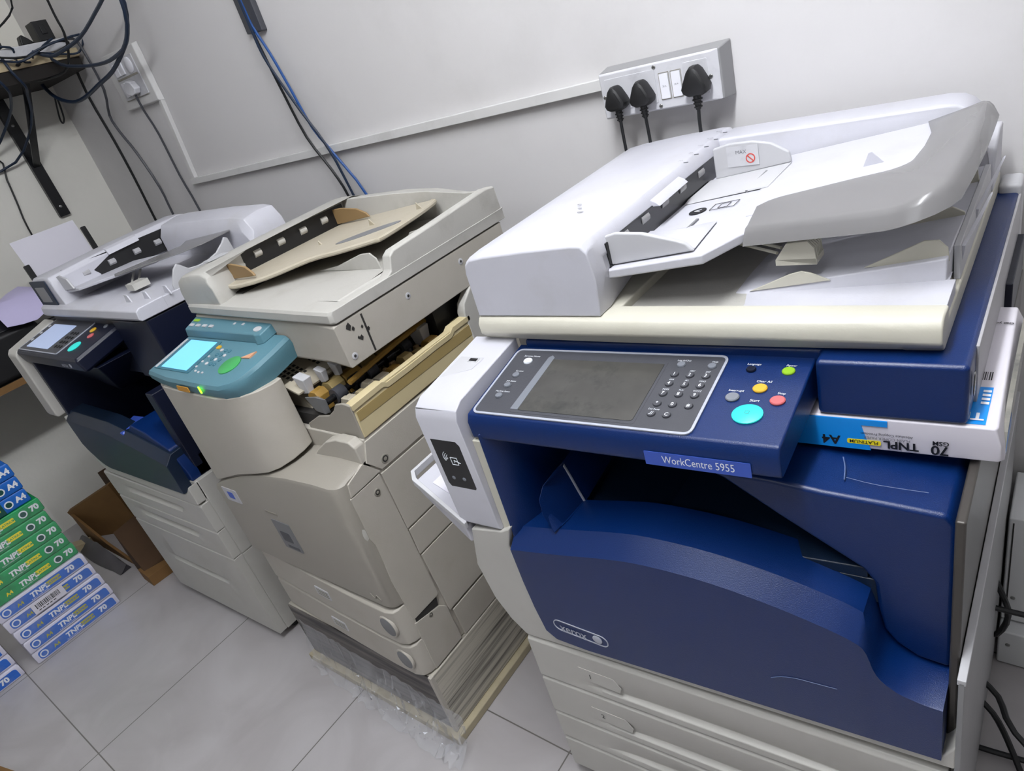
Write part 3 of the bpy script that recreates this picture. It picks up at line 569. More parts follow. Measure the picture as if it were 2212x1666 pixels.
# ------------------------------------------------------------------ the beige copier in the middle
def beige_copier():
    T = thing('photocopier', (-1.3, .85, 0), 'old beige photocopier with a teal control panel and its side left open, in the middle', 'photocopier')
    A, B = -1.586, -1.024
    def N(): return MB()
    # plinth it stands on
    # drawers (two) and the cassette housing
    m = N(); m.box(A+.01, B-.004, .525, 1.08, .2185, .44); m.build('cassette_housing', 'beige', T, .003)
    for (a, b) in ((.221, .319), (.324, .428)):
        o = [(A+.008, .560), (A+.008, .520), (A+.02, .512), (-1.30, .500), (-1.12, .494), (-1.055, .494), (-1.035, .500), (-1.026, .513), (-1.0235, .530), (-1.0235, .560)]
        m = N(); m.rings([[(x, y+.006, a) for x, y in o], [(x, y, a+.004) for x, y in o], [(x, y, b-.004) for x, y in o], [(x, y+.006, b) for x, y in o]]); d = m.build('drawer', 'beige', T, .002, ang=30)
        f = Fr((-1.0655, .4935, (a+b)/2+.002), (1, 0, 0), (0, 0, 1)); m = N(); m.disc(f, 0, 0, .026, -.004, .0022, 0, 28, .93, ry=.031); m.disc(f, 0, 0, .022, .0018, .0026, 1, 28, .98, ry=.026); m.build('round_pull', ['beige', 'ellipse_grey'], d)
        f = Fr((-1.31, .4998, (a+b)/2), (1, -.035, 0), (0, 0, 1)); m = N(); m.rplate(f, -.028, -.014, .028, .014, -.001, .0012, .001, 0)
        for q in range(3): m.rplate(f, -.022, -.009+.007*q, .024, -.006+.007*q, .001, .0018, 0, 1)
        m.build('size_label', ['light_grey', 'soft_seam'], d, smooth=False)
    # front door with an arched top ledge
    def dz(x): K = [(A, .640), (-1.54, .662), (-1.487, .683), (-1.40, .712), (-1.30, .735), (-1.20, .750), (-1.10, .757), (-1.036, .757), (B, .755)]; return next((za+(zb-za)*(x-a)/(b-a) for (a, za), (b, zb) in zip(K, K[1:]) if x <= b+1e-6), .755)
    xs = [A, A+.006, A+.02, -1.54, -1.50, -1.45, -1.40, -1.35, -1.30, -1.25, -1.20, -1.15, -1.10, -1.07, -1.05, -1.04, -1.032, -1.027, B]
    def dy(x): return .500+(.010 if x < A+.003 else .003 if x < A+.01 else 0)+(.0 if x < -1.04 else .002 if x < -1.035 else .006 if x < -1.030 else .012 if x < -1.0255 else .022)
    m = N(); m.rings([[(x, .54, .434), (x, dy(x)+.004, .434), (x, dy(x), .440), (x, dy(x), dz(x)-.010), (x, dy(x)+.003, dz(x)-.003), (x, dy(x)+.012, dz(x)), (x, .60, dz(x)+.012), (x, .60, .434)] for x in xs])
    D = m.build('front_door', 'beige_door', T, ang=30)
    m = N(); m.box(A+.01, B-.001, .54, 1.10, .435, .74); m.build('body', 'beige', T, .003)
    f = Fr((-1.331, .4995, .545), (1, 0, 0), (0, 0, 1)); m = N(); m.rplate(f, -.031, -.034, .040, .052, -.001, .0012, .003, 0); m.rplate(f, -.019, -.010, .019, .020, .001, .0016, .004, 1); m.rplate(f, -.014, -.030, .030, -.022, .001, .0016, 0, 1); m.build('door_sticker', ['ellipse_grey', 'panel_grey'], D, smooth=False)
    m = N(); m.rplate(Fr((-1.338, .4995, .618), (1, 0, 0), (0, 0, 1)), -.030, -.003, .018, .003, -.001, .0008, 0); m.build('door_lettering', 'soft_seam', D, smooth=False)
    m = N(); m.rplate(Fr((-1.508, .4995, .630), (1, 0, 0), (0, 0, 1)), -.030, -.020, .035, .020, -.001, .001, .002, 0); m.rplate(Fr((-1.508, .4995, .630), (1, 0, 0), (0, 0, 1)), -.012, -.010, .014, .010, .001, .0014, .002, 1); m.build('tape_patch', ['light_grey', 'label_blue'], D, smooth=False)
    f = Fr((-1.068, .4995, .462), (1, 0, 0), (0, 0, 1)); m = N(); m.tube([f.p(-.016, .006, 0), f.p(-.004, -.006, 0), f.p(.006, .006, 0), f.p(.016, -.004, 0)], .0012, 5); m.tube([f.p(-.018, -.002, 0), f.p(.012, -.010, 0)], .0008, 5); m.build('door_mark', 'soft_seam', D)
    # right flank: cover plates and screws
    def side(P, name='side_plate', mt='beige', t=.0025, lb=None): m = N(); m.prism(P, 'x', B-.004, B+t); return m.build(name, mt, T, .0012)
    side([(.522, .720), (.602, .722), (.608, .569), (.612, .38), (.606, .375), (.531, .378), (.528, .430), (.524, .50), (.527, .55), (.527, .60), (.522, .62)])
    side([(.606, .719), (1.09, .719), (1.09, .571), (.609, .571)]); side([(.611, .566), (1.09, .566), (1.09, .497), (.611, .497)]); side([(.613, .492), (1.09, .492), (1.09, .313), (.622, .313)]); side([(.630, .306), (1.09, .306), (1.09, .2195), (.634, .2195)])
    side([(.529, .368), (.600, .350), (.618, .330), (.621, .222), (.528, .222)])
    m = N(); m.hexa([(B, .534, .3645), (B, .600, .352), (B, .604, .372), (B, .536, .379), (B+.001, .534, .3645), (B+.001, .600, .352), (B+.001, .604, .372), (B+.001, .536, .379)]); m.build('grip_slot', 'seam', T, smooth=False)
    side([(.602, .800), (1.09, .808), (1.09, .726), (.612, .726), (.585, .76)], 'upper_side_cover', t=.003)
    side([(.525, .722), (.575, .724), (.607, .726), (.584, .756), (.575, .765), (.530, .750)], t=.003)
    for (y, z, r) in ((.627, .742, .010), (.580, .693, .008), (.572, .352, .006)):
        m = N(); m.disc(fx(B+.003, y, z), 0, 0, r, -.001, .0012, 0, 20, .9); m.disc(fx(B+.003, y, z), 0, 0, r*.7, .0012, .0016, 1, 20, .9); m.disc(fx(B+.003, y, z), 0, 0, r*.42, .0016, .002, 0, 16, .9); m.build('screw_cap', ['soft_seam', 'seam'], T)
    m = N(); m.disc(fx(B-.0245, .540, .66), 0, 0, .028, .0, .0248, 0, 24, .75, ry=.030); m.build('finger_dimple', 'beige', T) if False else None
    # concave top cover by the open side
    m = N(); m.prism([(-1.20, .735), (-1.20, .742), (-1.16, .775), (-1.12, .800), (-1.08, .812), (-1.04, .812), (-1.026, .800), (B, .775), (B, .745)], 'y', .577, .602)
    m.build('top_cover', 'beige', T, .004)
    m = N(); m.box(-1.56, B, .60, 1.09, .735, .805); m.build('upper_body', 'beige', T, .003)
    # tower that carries the control panel
    def tw(z, e=0): return [(A+.034, .60), (A+.034, .515), (A+.042, .503-e), (-1.40, .498-e), (-1.30, .499-e), (-1.262, .505-e), (-1.232, .520-e*.6), (-1.212, .545), (-1.203, .570), (-1.202, .585), (-1.205, .598), (A+.034, .600)]
    R = []
    for t in [i/6 for i in range(7)]:
        ring = []
        for (x, y) in tw(0, 0): zlow = dz(x)+.004+(.02*(y-.50)/.1); zlow = min(zlow, .80); ring.append((x, y, zlow+(.931-zlow)*t))
        R.append(ring)
    m = N(); m.rings(R); TW = m.build('panel_tower', 'beige', T, .003, ang=30)
    m = N(); m.box(A, A+.028, .515, .68, .65, .928); m.build('tower_side', 'beige', T, .004)
    m = N(); m.rings([[(-1.60, .50, .925), (-1.60, .70, .925), (-1.20, .70, .925), (-1.20, .60, .925), (-1.215, .56, .925), (-1.25, .52, .925), (-1.30, .50, .925)], [(-1.60, .50, .932), (-1.60, .70, .932), (-1.20, .70, .932), (-1.20, .60, .932), (-1.215, .56, .932), (-1.25, .52, .932), (-1.30, .50, .932)]]); m.build('tower_gasket', 'seam', T, smooth=False) if False else None
    # teal control panel
    PF = Fr((A, .507, .964), (1, 0, 0), (0, .15, .033))
    def pl(e, z): return [(-.008+e, -.002+e), (.10, -.012+e), (.25, -.014+e), (.32, -.012+e), (.350-e*.5, .0+e), (.368-e, .022), (.376-e, .06), (.378-e, .10), (.378-e, .148), (-.004+e, .148)]
    m = N(); m.rings([[PF.p(u, v, h) for u, v in pl(e, 0)] for e, h in ((.006, -.050), (.004, -.036), (.0, -.020), (.001, -.008), (.006, -.001), (.012, .0008))]); CP = m.build('control_panel', 'teal', T, ang=30)
    m = N(); m.rings([[PF.p(.002, .118, 0), PF.p(.30, .118, 0), PF.p(.312, .112, 0), PF.p(.330, .120, 0), PF.p(.336, .168, 0), PF.p(-.006, .168, 0)], [PF.p(.006, .124, .020), PF.p(.30, .124, .020), PF.p(.310, .122, .020), PF.p(.326, .126, .020), PF.p(.330, .168, .022), PF.p(-.004, .168, .022)]]); m.build('panel_bridge', 'teal', CP, .003)
    m = N(); m.rplate(PF, .012, .012, .172, .112, .0006, .0025, .004); m.build('screen_bezel', 'teal_dark', CP, .0005)
    m = N(); m.rplate(PF, .040, .018, .158, .108, .0024, .0032, .001); m.build('touch_screen', 'screen_cyan', CP, smooth=False)
    m = N(); m.rplate(PF, .015, .014, .024, .110, .0024, .0034, .001); m.build('bezel_strip', 'light_grey', CP, smooth=False)
    for i in range(4):
        for j in range(3): m = N(); m.disc(PF, .205+.016*j-.001*i, .088-.014*i, .0045, .0006, .003, 0, 12, .8); m.build('key', 'teal_dark' if (i+j) % 3 else 'light_grey', CP)
    for (u, v) in ((.178, .050), (.182, .066), (.176, .034), (.190, .022), (.206, .020), (.222, .020)): m = N(); m.disc(PF, u, v, .003, .0006, .0028, 0, 10, .8); m.build('key', 'light_grey', CP)
    m = N(); m.rplate(PF, .176, .090, .190, .100, .0006, .003, .003); m.build('key', 'clear_yellow', CP)
    m = N(); m.disc(PF, .290, .050, .027, .0006, .004, 0, 28, .9, ry=.026); lab(m.build('start_button', 'green_button', CP), 'green oval start button')
    m = N(); m.plate(PF, [(.306, .072), (.336, .094), (.334, .074)], .0006, .004); lab(m.build('stop_button', 'orange_button', CP), 'orange triangular stop button')
    for i in range(4): m = N(); m.rplate(PF, .012+.030*i, .134, .030+.030*i, .142, .0200, .0225, .002); m.build('key', 'light_grey', CP)
    m = N(); m.rplate(PF, .008, .150, .034, .158, .021, .0225, .003); m.build('key', 'power_green', CP)
    m = N(); m.disc(PF, .300, .140, .013, .020, .0225, 0, 18, .9, ry=.008); m.build('key', 'light_grey', CP)
    for u in (.19, .225): m = N(); m.rplate(PF, u, .148, u+.008, .155, .0205, .022, .001); m.build('key', 'light_grey', CP)
    ff = Fr(PF.p(0, -.0128, 0), PF.u, ZA)
    m = N(); m.rplate(ff, .150, -.022, .200, -.010, .0005, .0022, .002); lab(m.build('status_light', 'amber', CP), 'amber strip light')
    m = N(); m.rplate(ff, .250, -.018, .256, -.002, .0005, .002, .002); lab(m.build('status_light', 'led_green', CP), 'glowing green light')
    # scanner body with the slanted front corner
    o = [(A, .664), (A, 1.16), (B, 1.16), (B, .641), (-1.10, .652), (-1.30, .658)]
    m = N(); m.rings([[(x, y+.004, .9395) for x, y in o], [(x, y, .946) for x, y in o], [(x, y, 1.024) for x, y in o], [(x, y+.003, 1.027) for x, y in o]]); SC = m.build('scanner_body', 'beige', T, .002, ang=30)
    m = N(); m.prism([(.71, .944), (.71, 1.022), (.706, 1.022), (.706, .944)], 'x', B-.002, B+.0008); m.build('panel_joint', 'seam', SC, smooth=False)
    for (y, z) in ((.660, .958), (.83, 1.000), (1.0, 1.000)): m = N(); m.disc(fx(B, y, z), 0, 0, .007, 0, .001, 0, 16); m.disc(fx(B, y, z), 0, 0, .003, .001, .0013, 1, 12); m.build('screw_cap', ['light_grey', 'seam'], SC)
    m = N()
    for (y, z, s) in ((.672, 1.014, .007), (.680, 1.006, .004), (.684, .985, .003), (.690, .982, .005), (.70, 1.0, .003), (.712, .990, .004)): m.plate(fx(B+.0002, y, z), [(-s, -s*.3), (0, -s*1.3), (s*.8, -s*.2), (s*.3, s), (-s*.6, s*.5)], 0, .0006)
    m.build('paint_chip', 'seam', SC, smooth=False)
    # lid and feeder
    o = [(A-.012, .668), (A-.004, .660), (-1.46, .655), (-1.30, .650), (-1.10, .644), (-1.030, .6425), (B+.002, .648), (B+.002, 1.172), (B, 1.18), (A-.012, 1.18)]
    m = N(); m.rings([[(x, y+.003, 1.0305) for x, y in o], [(x, y, 1.034) for x, y in o], [(x, y, 1.049) for x, y in o], [(x, y+.004, 1.055) for x, y in o]]); LD = m.build('document_feeder', 'beige_top', T, .0015, ang=30)
    m = N(); P = [(.672, 1.05), (.70, 1.0555), (.800, 1.056), (.812, 1.062), (.822, 1.088), (.835, 1.095), (.95, 1.100), (1.14, 1.110), (1.172, 1.106), (1.176, 1.05)]
    m.rings([[(B+.001, y, z) for y, z in P], [(B-.004, y, z+.002*(z > 1.06)) for y, z in P], [(B-.022, y, z+.002*(z > 1.06)) for y, z in P], [(B-.03, y, max(1.05, z-.03)) for y, z in P]]); m.build('side_wall', 'beige_top', LD, .003, 4)
    m = N(); R = []
    for (y, dh) in ((.664, -.012), (.668, -.002), (.68, .0), (.80, .004), (1.0, .008), (1.14, .010), (1.172, 0), (1.178, -.02)):
        R.append([(A-.013, y, 1.05), (A-.012, y, 1.095+dh), (A-.004, y, 1.112+dh), (A+.02, y, 1.122+dh), (-1.52, y, 1.126+dh), (-1.475, y, 1.126+dh), (-1.455 if y < .74 else -1.50, y, 1.118+dh if y < .74 else 1.12+dh), (-1.445 if y < .74 else -1.50, y, 1.09 if y < .74 else 1.10), (-1.440 if y < .74 else -1.505, y, 1.05)])
    m.rings(R); HD = m.build('feeder_head', 'beige_top', LD, .004, 3)
    m = N(); m.rings([[(-1.51, 1.10, 1.05), (-1.51, 1.12, 1.135), (-1.51, 1.178, 1.125), (-1.51, 1.178, 1.05)], [(-1.30, 1.12, 1.05), (-1.30, 1.125, 1.132), (-1.30, 1.178, 1.125), (-1.30, 1.178, 1.05)], [(-1.22, 1.14, 1.05), (-1.21, 1.14, 1.124), (-1.20, 1.178, 1.118), (-1.20, 1.178, 1.05)], [(-1.10, 1.15, 1.05), (-1.10, 1.155, 1.105), (-1.10, 1.178, 1.10), (-1.10, 1.178, 1.05)], [(B-.01, 1.15, 1.05), (B-.01, 1.155, 1.105), (B-.01, 1.178, 1.10), (B-.01, 1.178, 1.05)]]); m.build('rear_wall', 'beige_top', LD, .003)
    m = N(); m.box(-1.535, -1.495, .775, 1.11, 1.075, 1.1265); m.build('feed_slot', 'black', LD)
    for y in (.83, .90, .97, 1.04): m = N(); m.tube([(-1.500, y-.01, 1.108), (-1.500, y+.01, 1.108)], .010, 10); m.build('feed_roller', 'beige_top', LD)
    m = N(); m.rplate(fz(1.1275), -1.575, .735, -1.545, .79, 0, .0012, .003); m.build('feeder_label', 'light_grey', HD, smooth=False)
    def tz(x): return 1.080+(x+1.50)*.055+(.02 if x > -1.3 else 0)*0
    # hinged tan input tray
    edge = [(-1.500, .725), (-1.44, .712), (-1.36, .745), (-1.27, .808), (-1.20, .830), (-1.115, .865), (-1.10, .885), (-1.13, 1.02), (-1.165, 1.115), (-1.19, 1.135), (-1.32, 1.125), (-1.50, 1.10)]
    def hz(x, y): return 1.086+max(0, x+1.42)*.075-(.006 if x < -1.3 else 0)
    m = N(); m.rings([[(x, y, hz(x, y)-.009) for x, y in edge], [(x, y, hz(x, y)) for x, y in edge]]); IT = m.build('input_tray', 'tan_tray', LD, .003)
    m = N(); m.tube([(x, y, hz(x, y)-.004) for x, y in edge[0:10]], .0055, 8); m.build('tray_lip', 'tan_tray', IT)
    m = N(); e = Fr((-1.20, .93, hz(-1.20, .93)), (1, 0, .075), YA); P = []
    m.plate(e, [(.068*math.cos(t)*.9+.02*math.sin(t), .042*math.sin(t)+.03*math.cos(t)) for t in [2*math.pi*i/28 for i in range(28)]], -.0005, .0012); m.build('finger_well', 'ellipse_grey', IT, smooth=False)
    for (y0, P) in ((.735, [(-1.505, 1.082), (-1.505, 1.118), (-1.46, 1.120), (-1.405, 1.112), (-1.385, 1.098), (-1.38, 1.090)]), (1.075, [(-1.505, 1.082), (-1.505, 1.122), (-1.46, 1.124), (-1.40, 1.118), (-1.37, 1.106), (-1.36, 1.095)])):
        m = N(); m.prism(P, 'y', y0, y0+.006); m.build('paper_guide', 'brown_plastic', IT, .002)
    for (x, y) in ((-1.36, .905), (-1.27, .995), (-1.17, 1.06)): m = N(); m.prism([(x, hz(x, y)), (x+.004, hz(x, y)+.016), (x+.020, hz(x, y))], 'y', y, y+.0025); m.build('tray_stop', 'tan_tray', IT)
    # output well below
    m = N(); m.rings([[(-1.44, .70, 1.046), (B-.025, .70, 1.052), (B-.025, 1.15, 1.056), (-1.44, 1.15, 1.040)], [(-1.44, .70, 1.0475), (B-.03, .69, 1.0565), (B-.03, 1.15, 1.062), (-1.44, 1.15, 1.042)]]); m.build('output_tray', 'beige_top', LD)
    m = N(); m.box(-1.50, -1.435, .72, 1.12, 1.04, 1.058); m.build('output_slot', 'seam', LD)
    for (y, P) in ((.835, [(-1.30, 1.055), (-1.22, 1.066), (-1.16, 1.082), (-1.13, 1.090), (-1.10, 1.092), (-1.085, 1.080), (-1.08, 1.055)]), (.955, [(-1.13, 1.060), (-1.10, 1.088), (-1.075, 1.092), (-1.058, 1.080), (-1.056, 1.055)])):
        m = N(); m.prism(P, 'y', y, y+.004); m.build('paper_fin', 'beige_top', LD, .002)
    # the open side: yellowed tray wall, guide plate, rollers
    m = N(); P = [(.606, .806), (.960, .812), (.967, .862), (.967, .882), (.612, .880), (.608, .862)]
    m.prism(P, 'x', B-.012, B+.002); JW = m.build('jam_door_wall', 'yellowed', T, .002)
    m = N(); m.prism([(.611, .842), (.966, .842), (.966, .866), (.611, .862)], 'x', B+.001, B+.0028); m.build('stained_band', 'tan_band', JW, smooth=False)
    m = N(); m.rings([[(B-.018, y, z-.002), (B-.018, y, z+.003), (B+.004, y, z+.002), (B+.004, y, z-.010)] for y, z in ((.606, .878), (.66, .880), (.69, .881), (.70, .874), (.76, .874), (.85, .876), (.90, .876), (.912, .884), (.97, .884))]); m.build('wall_rim', 'yellowed', JW, .001)
    m = N(); m.rings([[(x, .604, .80), (x, .604, z), (x, .610, z), (x, .610, .80)] for x, z in ((-1.20, .815), (-1.15, .840), (-1.11, .846), (-1.085, .862), (-1.07, .878), (-1.045, .883), (B, .880))]); m.build('front_baffle', 'beige_door', T, .002)
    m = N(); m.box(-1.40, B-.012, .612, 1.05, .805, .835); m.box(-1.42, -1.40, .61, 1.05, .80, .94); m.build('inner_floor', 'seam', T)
    m = N(); m.hexa([(-1.30, .63, .83), (-1.20, .63, .83), (-1.20, 1.05, .83), (-1.30, 1.05, .83), (-1.33, .63, .935), (-1.31, .63, .935), (-1.31, 1.05, .935), (-1.33, 1.05, .935)]); m.build('inner_plate', 'tan_tray', T)
    gp = Fr((-1.185, .606, .888), (0, 1, 0), (-.17, 0, .052)); m = N(); m.rplate(gp, 0, 0, .40, .17, -.004, 0, .004, 1)
    for i in range(12):
        for j in range(8):
            if i in (4, 5) and j < 6: continue
            m.rplate(gp, .02+.012*i, .045+.012*j, .027+.012*i, .052+.012*j, 0, .0006, 0, 0)
    m.rplate(gp, .07, .010, .20, .036, 0, .004, .004, 1)
    m.build('vent_grille', ['seam', 'tan_tray'], T, smooth=False)
    random.seed(3)
    def row(x, z, hmin, hmax, w, mats, y, y1, lo, hi, g0, g1):
        while y < y1:
            L = random.uniform(lo, hi); h = random.uniform(hmin, hmax)
            m = N(); m.prism([(x-w, z-.03), (x-w, z+h*.5), (x-w*.5, z+h), (x+w*.5, z+h), (x+w, z+h*.35), (x+w, z-.03)], 'y', y, y+L)
            m.build('guide_rib', random.choice(mats), T, .0012); y += L+random.uniform(g0, g1)
    row(-1.165, .868, .010, .020, .018, ['ochre_part', 'ochre_part', 'tan_band'], .622, 1.0, .02, .05, .004, .010)
    row(-1.068, .856, .010, .024, .019, ['yellowed', 'ochre_part', 'tan_band', 'tan_tray'], .628, 1.0, .012, .032, .005, .014)
    row(-1.098, .852, .004, .016, .007, ['tan_tray', 'brown_plastic', 'panel_grey'], .64, 1.0, .006, .014, .008, .022)
    m = N(); m.tube([(-1.125, .62, .866), (-1.125, 1.04, .866)], .007, 10); m.build('roller_shaft', 'gloss_black', T)
    for i, y in enumerate((.655, .705, .745, .80, .85, .91, .97)):
        m = N(); m.tube([(-1.125, y-.012, .866), (-1.125, y+.012, .866)], .016, 14); m.build('pinch_roller', 'gloss_black' if i % 2 else 'panel_grey', T)
    m = N(); m.disc(fx(B-.004, .530, .632), 0, 0, .016, 0, .0045, 0, 20, .6, ry=.024); m.build('finger_dimple', 'beige_top', T)
    for (x, y, z, s) in ((-1.185, .628, .908, .9), (-1.170, .664, .906, .65), (-1.160, .694, .905, .65), (-1.150, .735, .903, .6), (-1.10, .885, .895, 1.2)):
        m = N(); m.rings([[(x-.020*s, y-.012*s, z+.012), (x+.018*s, y-.012*s, z+.006), (x+.018*s, y+.012*s, z+.006), (x-.020*s, y+.012*s, z+.012)], [(x-.012*s, y-.008*s, z-.034*s), (x+.014*s, y-.008*s, z-.030*s), (x+.014*s, y+.008*s, z-.030*s), (x-.012*s, y+.008*s, z-.034*s)]]); m.build('sensor_cup', 'light_grey', T, .002)
    m = N(); m.rings([[(-1.165, .603, .885), (-1.120, .600, .892), (-1.105, .612, .880), (-1.15, .625, .875)], [(-1.16, .612, .845), (-1.125, .608, .845), (-1.118, .618, .845), (-1.145, .625, .845)]]); m.build('sensor_cup', 'ellipse_grey', T, .002)
    m = N(); m.tube([(-1.08, .66, .893), (-1.09, .80, .900), (-1.095, .95, .905)], .006, 8); m.build('guide_bar', 'ochre_part', T)
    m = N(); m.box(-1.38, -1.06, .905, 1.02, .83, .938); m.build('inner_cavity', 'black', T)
    m = N(); m.prism([(.965, .735), (.958, .895), (.966, .915), (1.0, .94), (1.09, .94), (1.09, .735)], 'x', B-.02, B+.004); m.build('rear_column', 'beige_top', T, .004)
    m = N(); m.box(A+.01, B-.01, 1.05, 1.12, .2185, .94); m.build('back_panel', 'beige', T, .003)
    return T
beige_copier()

def plinth():
    T = thing('plinth', (-1.3, .8, .02), 'dirty scuffed box plinth under the beige copier', 'plinth')
    A, B = -1.588, -1.020
    m = MB(); m.box(A, B, .508, 1.09, .025, .217); m.build('side_shell', 'streaked', T, .003)
    m = MB(); m.box(A+.003, B-.012, .504, .510, .030, .214); m.build('front_panel', 'grimy', T, .001)
    m = MB(); m.box(B-.010, B+.001, .502, .512, .025, .217); m.build('corner_trim', 'beige', T, .001)
    b = MB().box(-1.60, -1.004, .488, 1.12, 0.0, .024).build('base_board', 'wood_board', None, .003, base=(-1.3, .8, 0)); tag(b, 'pale wooden board lying on the floor under the dirty plinth', 'board')
    # loose stretch film bunched along the board
    random.seed(5); m = MB(); n = 46; R = []
    for i in range(n+1):
        t = i/n; x = -1.56+.60*t; ring = []
        for j, (y, z) in enumerate(((.501, .17-.05*t), (.496, .12-.04*t), (.490, .08), (.482, .05), (.476, .032), (.472-.015*t, .015), (.468-.03*t, .004))):
            a = .007+.005*t if j else .003; ring.append((x+random.uniform(-a, a), y+random.uniform(-a, a)*.8, max(.002+.001*j, z+random.uniform(-a, a))))
        R.append(ring)
    P = [p for r in R for p in r]; k = 7; F = [(i*k+j, i*k+j+1, (i+1)*k+j+1, (i+1)*k+j) for i in range(n) for j in range(k-1)]
    m.add(P, F)
    for q in range(90):
        t = random.random()**.7; x = -1.40+.42*t; y = .498-.05*random.random(); z = random.uniform(.004, .13-.07*t); a = random.uniform(.003, .009)
        v = [(x+random.uniform(-a, a), y+random.uniform(-a, a)*.5, z+random.uniform(0, a)) for _ in range(4)]; m.add(v, [(0, 1, 2, 3)], 1 if q % 2 else 0)
    o = m.build('stretch_film', ['film', 'glint'], None, smooth=True, ang=20, base=(-1.3, .48, 0)); tag(o, 'crumpled clear stretch film trailing off the front of the dirty plinth', 'plastic film')
plinth()

# ------------------------------------------------------------------ the far copier: white top, dark blue front
def far_copier():
    T = thing('photocopier', (-2.03, .78, 0), 'white and dark blue photocopier farthest from the camera, lit screen, beside the paper stacks', 'photocopier')
    A, B = -2.345, -1.745
    def sk(p): return (p[0], p[1]-.02*(B-p[0])/.6, p[2]+.008*(B-p[0])/.6)
    def N(): return MB(sk)
    m = N(); m.box(A, B-.002, .515, 1.05, .03, .60); m.build('cabinet', 'pale_grey', T, .003)
    for (y, z0, z1) in ((.525, .03, .335), (.525, .34, .60)): m = N(); m.prism([(.522, z0), (.522, z1), (1.04, z1), (1.04, z0)], 'x', B-.003, B+.0012); m.build('side_cover', 'pale_grey', T, .001)
    for i, (a, b) in enumerate(((.441, .534), (.341, .438), (.032, .338))):
        gz = b-.045 if i < 2 else .20
        R = []
        for j in range(21):
            x = A+(B-A)*j/20; t = (x+2.055)/.185; d = .016*max(0, 1-t*t)**.5 if abs(t) < 1 else 0
            R.append([(x, .52, a), (x, .494, a), (x, .4935, gz-.012), (x, .4935+d, gz), (x, .4935+d*.3, gz+.012), (x, .4935, gz+.016), (x, .4935, b-.004), (x, .497, b), (x, .52, b)])
        m = N(); m.rings(R); m.build('drawer', 'pale_grey', T, .0012, ang=45)
    for x in (A+.05, B-.03):
        for y in (.56, 1.0): m = N(); m.tube([(x-.012, y, .024), (x+.012, y, .024)], .023, 12); m.build('caster', 'caster_black', T)
    # white front frame
    fr = [(A-.010, .745), (A-.018, .70), (A-.004, .62), (A+.03, .565), (A+.06, .545), (B-.03, .536), (B-.002, .540), (B-.002, .60), (B-.030, .575), (B-.06, .565), (A+.09, .572), (A+.05, .60), (A+.022, .65), (A+.012, .735)]
    m = N(); m.prism(fr, 'y', .492, .56); m.build('front_frame', 'pale_grey', T, .003)
    m = N(); m.box(B-.06, B, .52, 1.04, .54, .601); m.build('side_shoulder', 'pale_grey', T, .004)
    m = N(); m.rings([[(x, .482, .748), (x, .478, .76), (x, .480, .965), (x, .490, .977), (x, .62, 1.015), (x, .62, .745)] for x in (A-.085, A-.015)]); m.build('left_column', 'pale_grey', T, .006)
    m = N(); m.box(A, A+.02, .5, .9, .60, .96); m.build('inner_wall', 'navy', T, .003)
    # door and dark output bay
    m = N(); R = []
    for j in range(21):
        x = A+.013+(B-.032-A-.013)*j/20; t = j/20; zt = .738-.02*t-.10*max(0, t-.45)**1.2; zb = .575+.075*max(0, 1-t*5)**2
        R.append([(x, .55, zb), (x, .486, zb), (x, .486, zt), (x, .51, zt+.022), (x, .55, zt+.024)])
    m.rings(R); m.build('front_door', 'deep_blue', T, .002)
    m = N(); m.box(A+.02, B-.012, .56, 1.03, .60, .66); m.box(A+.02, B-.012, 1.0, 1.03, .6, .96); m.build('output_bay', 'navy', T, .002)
    m = N(); m.prism([(-1.99, .66), (-2.0, .72), (-1.95, .755), (-1.88, .74), (-1.79, .70), (B-.012, .63), (B-.012, .60), (-1.9, .60)], 'y', .515, .60); m.build('bay_ledge', 'blue_plastic', T, .004)
    m = N(); m.hexa([(-2.04, .500, .655), (-1.93, .500, .650), (-1.95, .56, .690), (-2.05, .56, .70), (-2.06, .500, .720), (-1.99, .500, .735), (-1.98, .57, .745), (-2.05, .57, .74)]); m.build('paper_stop', 'label_blue', T, .004)
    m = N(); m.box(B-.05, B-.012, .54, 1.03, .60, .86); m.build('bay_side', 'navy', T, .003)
    m = N(); m.prism([(A, .62), (A, 1.04), (B, 1.04), (B, .615), (-1.80, .605), (-1.93, .610), (-1.94, .62)], 'z', .858, 1.030); m.build('scanner_housing', 'navy', T, .004)
    m = N(); m.disc(fx(B, .70, .945), 0, 0, .007, 0, .002, 0, 14); m.build('screw_cap', 'light_grey', T)
    m = N(); m.rings([[(A+.02, .62, .80), (-2.12, .60, .80), (-2.12, .75, .80), (A+.02, .75, .80)], [(A+.0, .52, .935), (-1.93, .52, .935), (-1.93, .75, .935), (A+.0, .75, .935)]]); m.build('panel_support', 'navy', T, .004)
    PF = Fr(sk((A-.012, .484, .979)), Vector((1, .033, -.013)), (0, .13, .030)); L = .425
    m = MB(); m.rings([[PF.p(u, v, h) for u, v in rr(e, e, L-e, .150, (.006, .006, .002, .002))] for e, h in ((.008, -.047), (.001, -.040), (0, -.008), (.006, 0))]); CP = m.build('control_panel', 'navy', T, .002)
    m = MB(); m.rplate(PF, .012, .012, .285, .142, .0, .0015, .006); m.build('panel_face', 'panel_grey', CP)
    m = MB(); m.ringp(PF, .010, .010, .288, .144, .003, 0, .0022, .008); m.build('panel_rim', 'silver', CP)
    m = MB(); m.rplate(PF, .045, .024, .200, .122, .001, .0028, .002); m.build('touch_screen', 'screen_white', CP, smooth=False)
    for i in range(4):
        for j in range(3): m = MB(); m.disc(PF, .228+.018*j, .092-.018*i, .0055, .001, .0035, 0, 10, .8); m.build('key', 'gloss_black', CP)
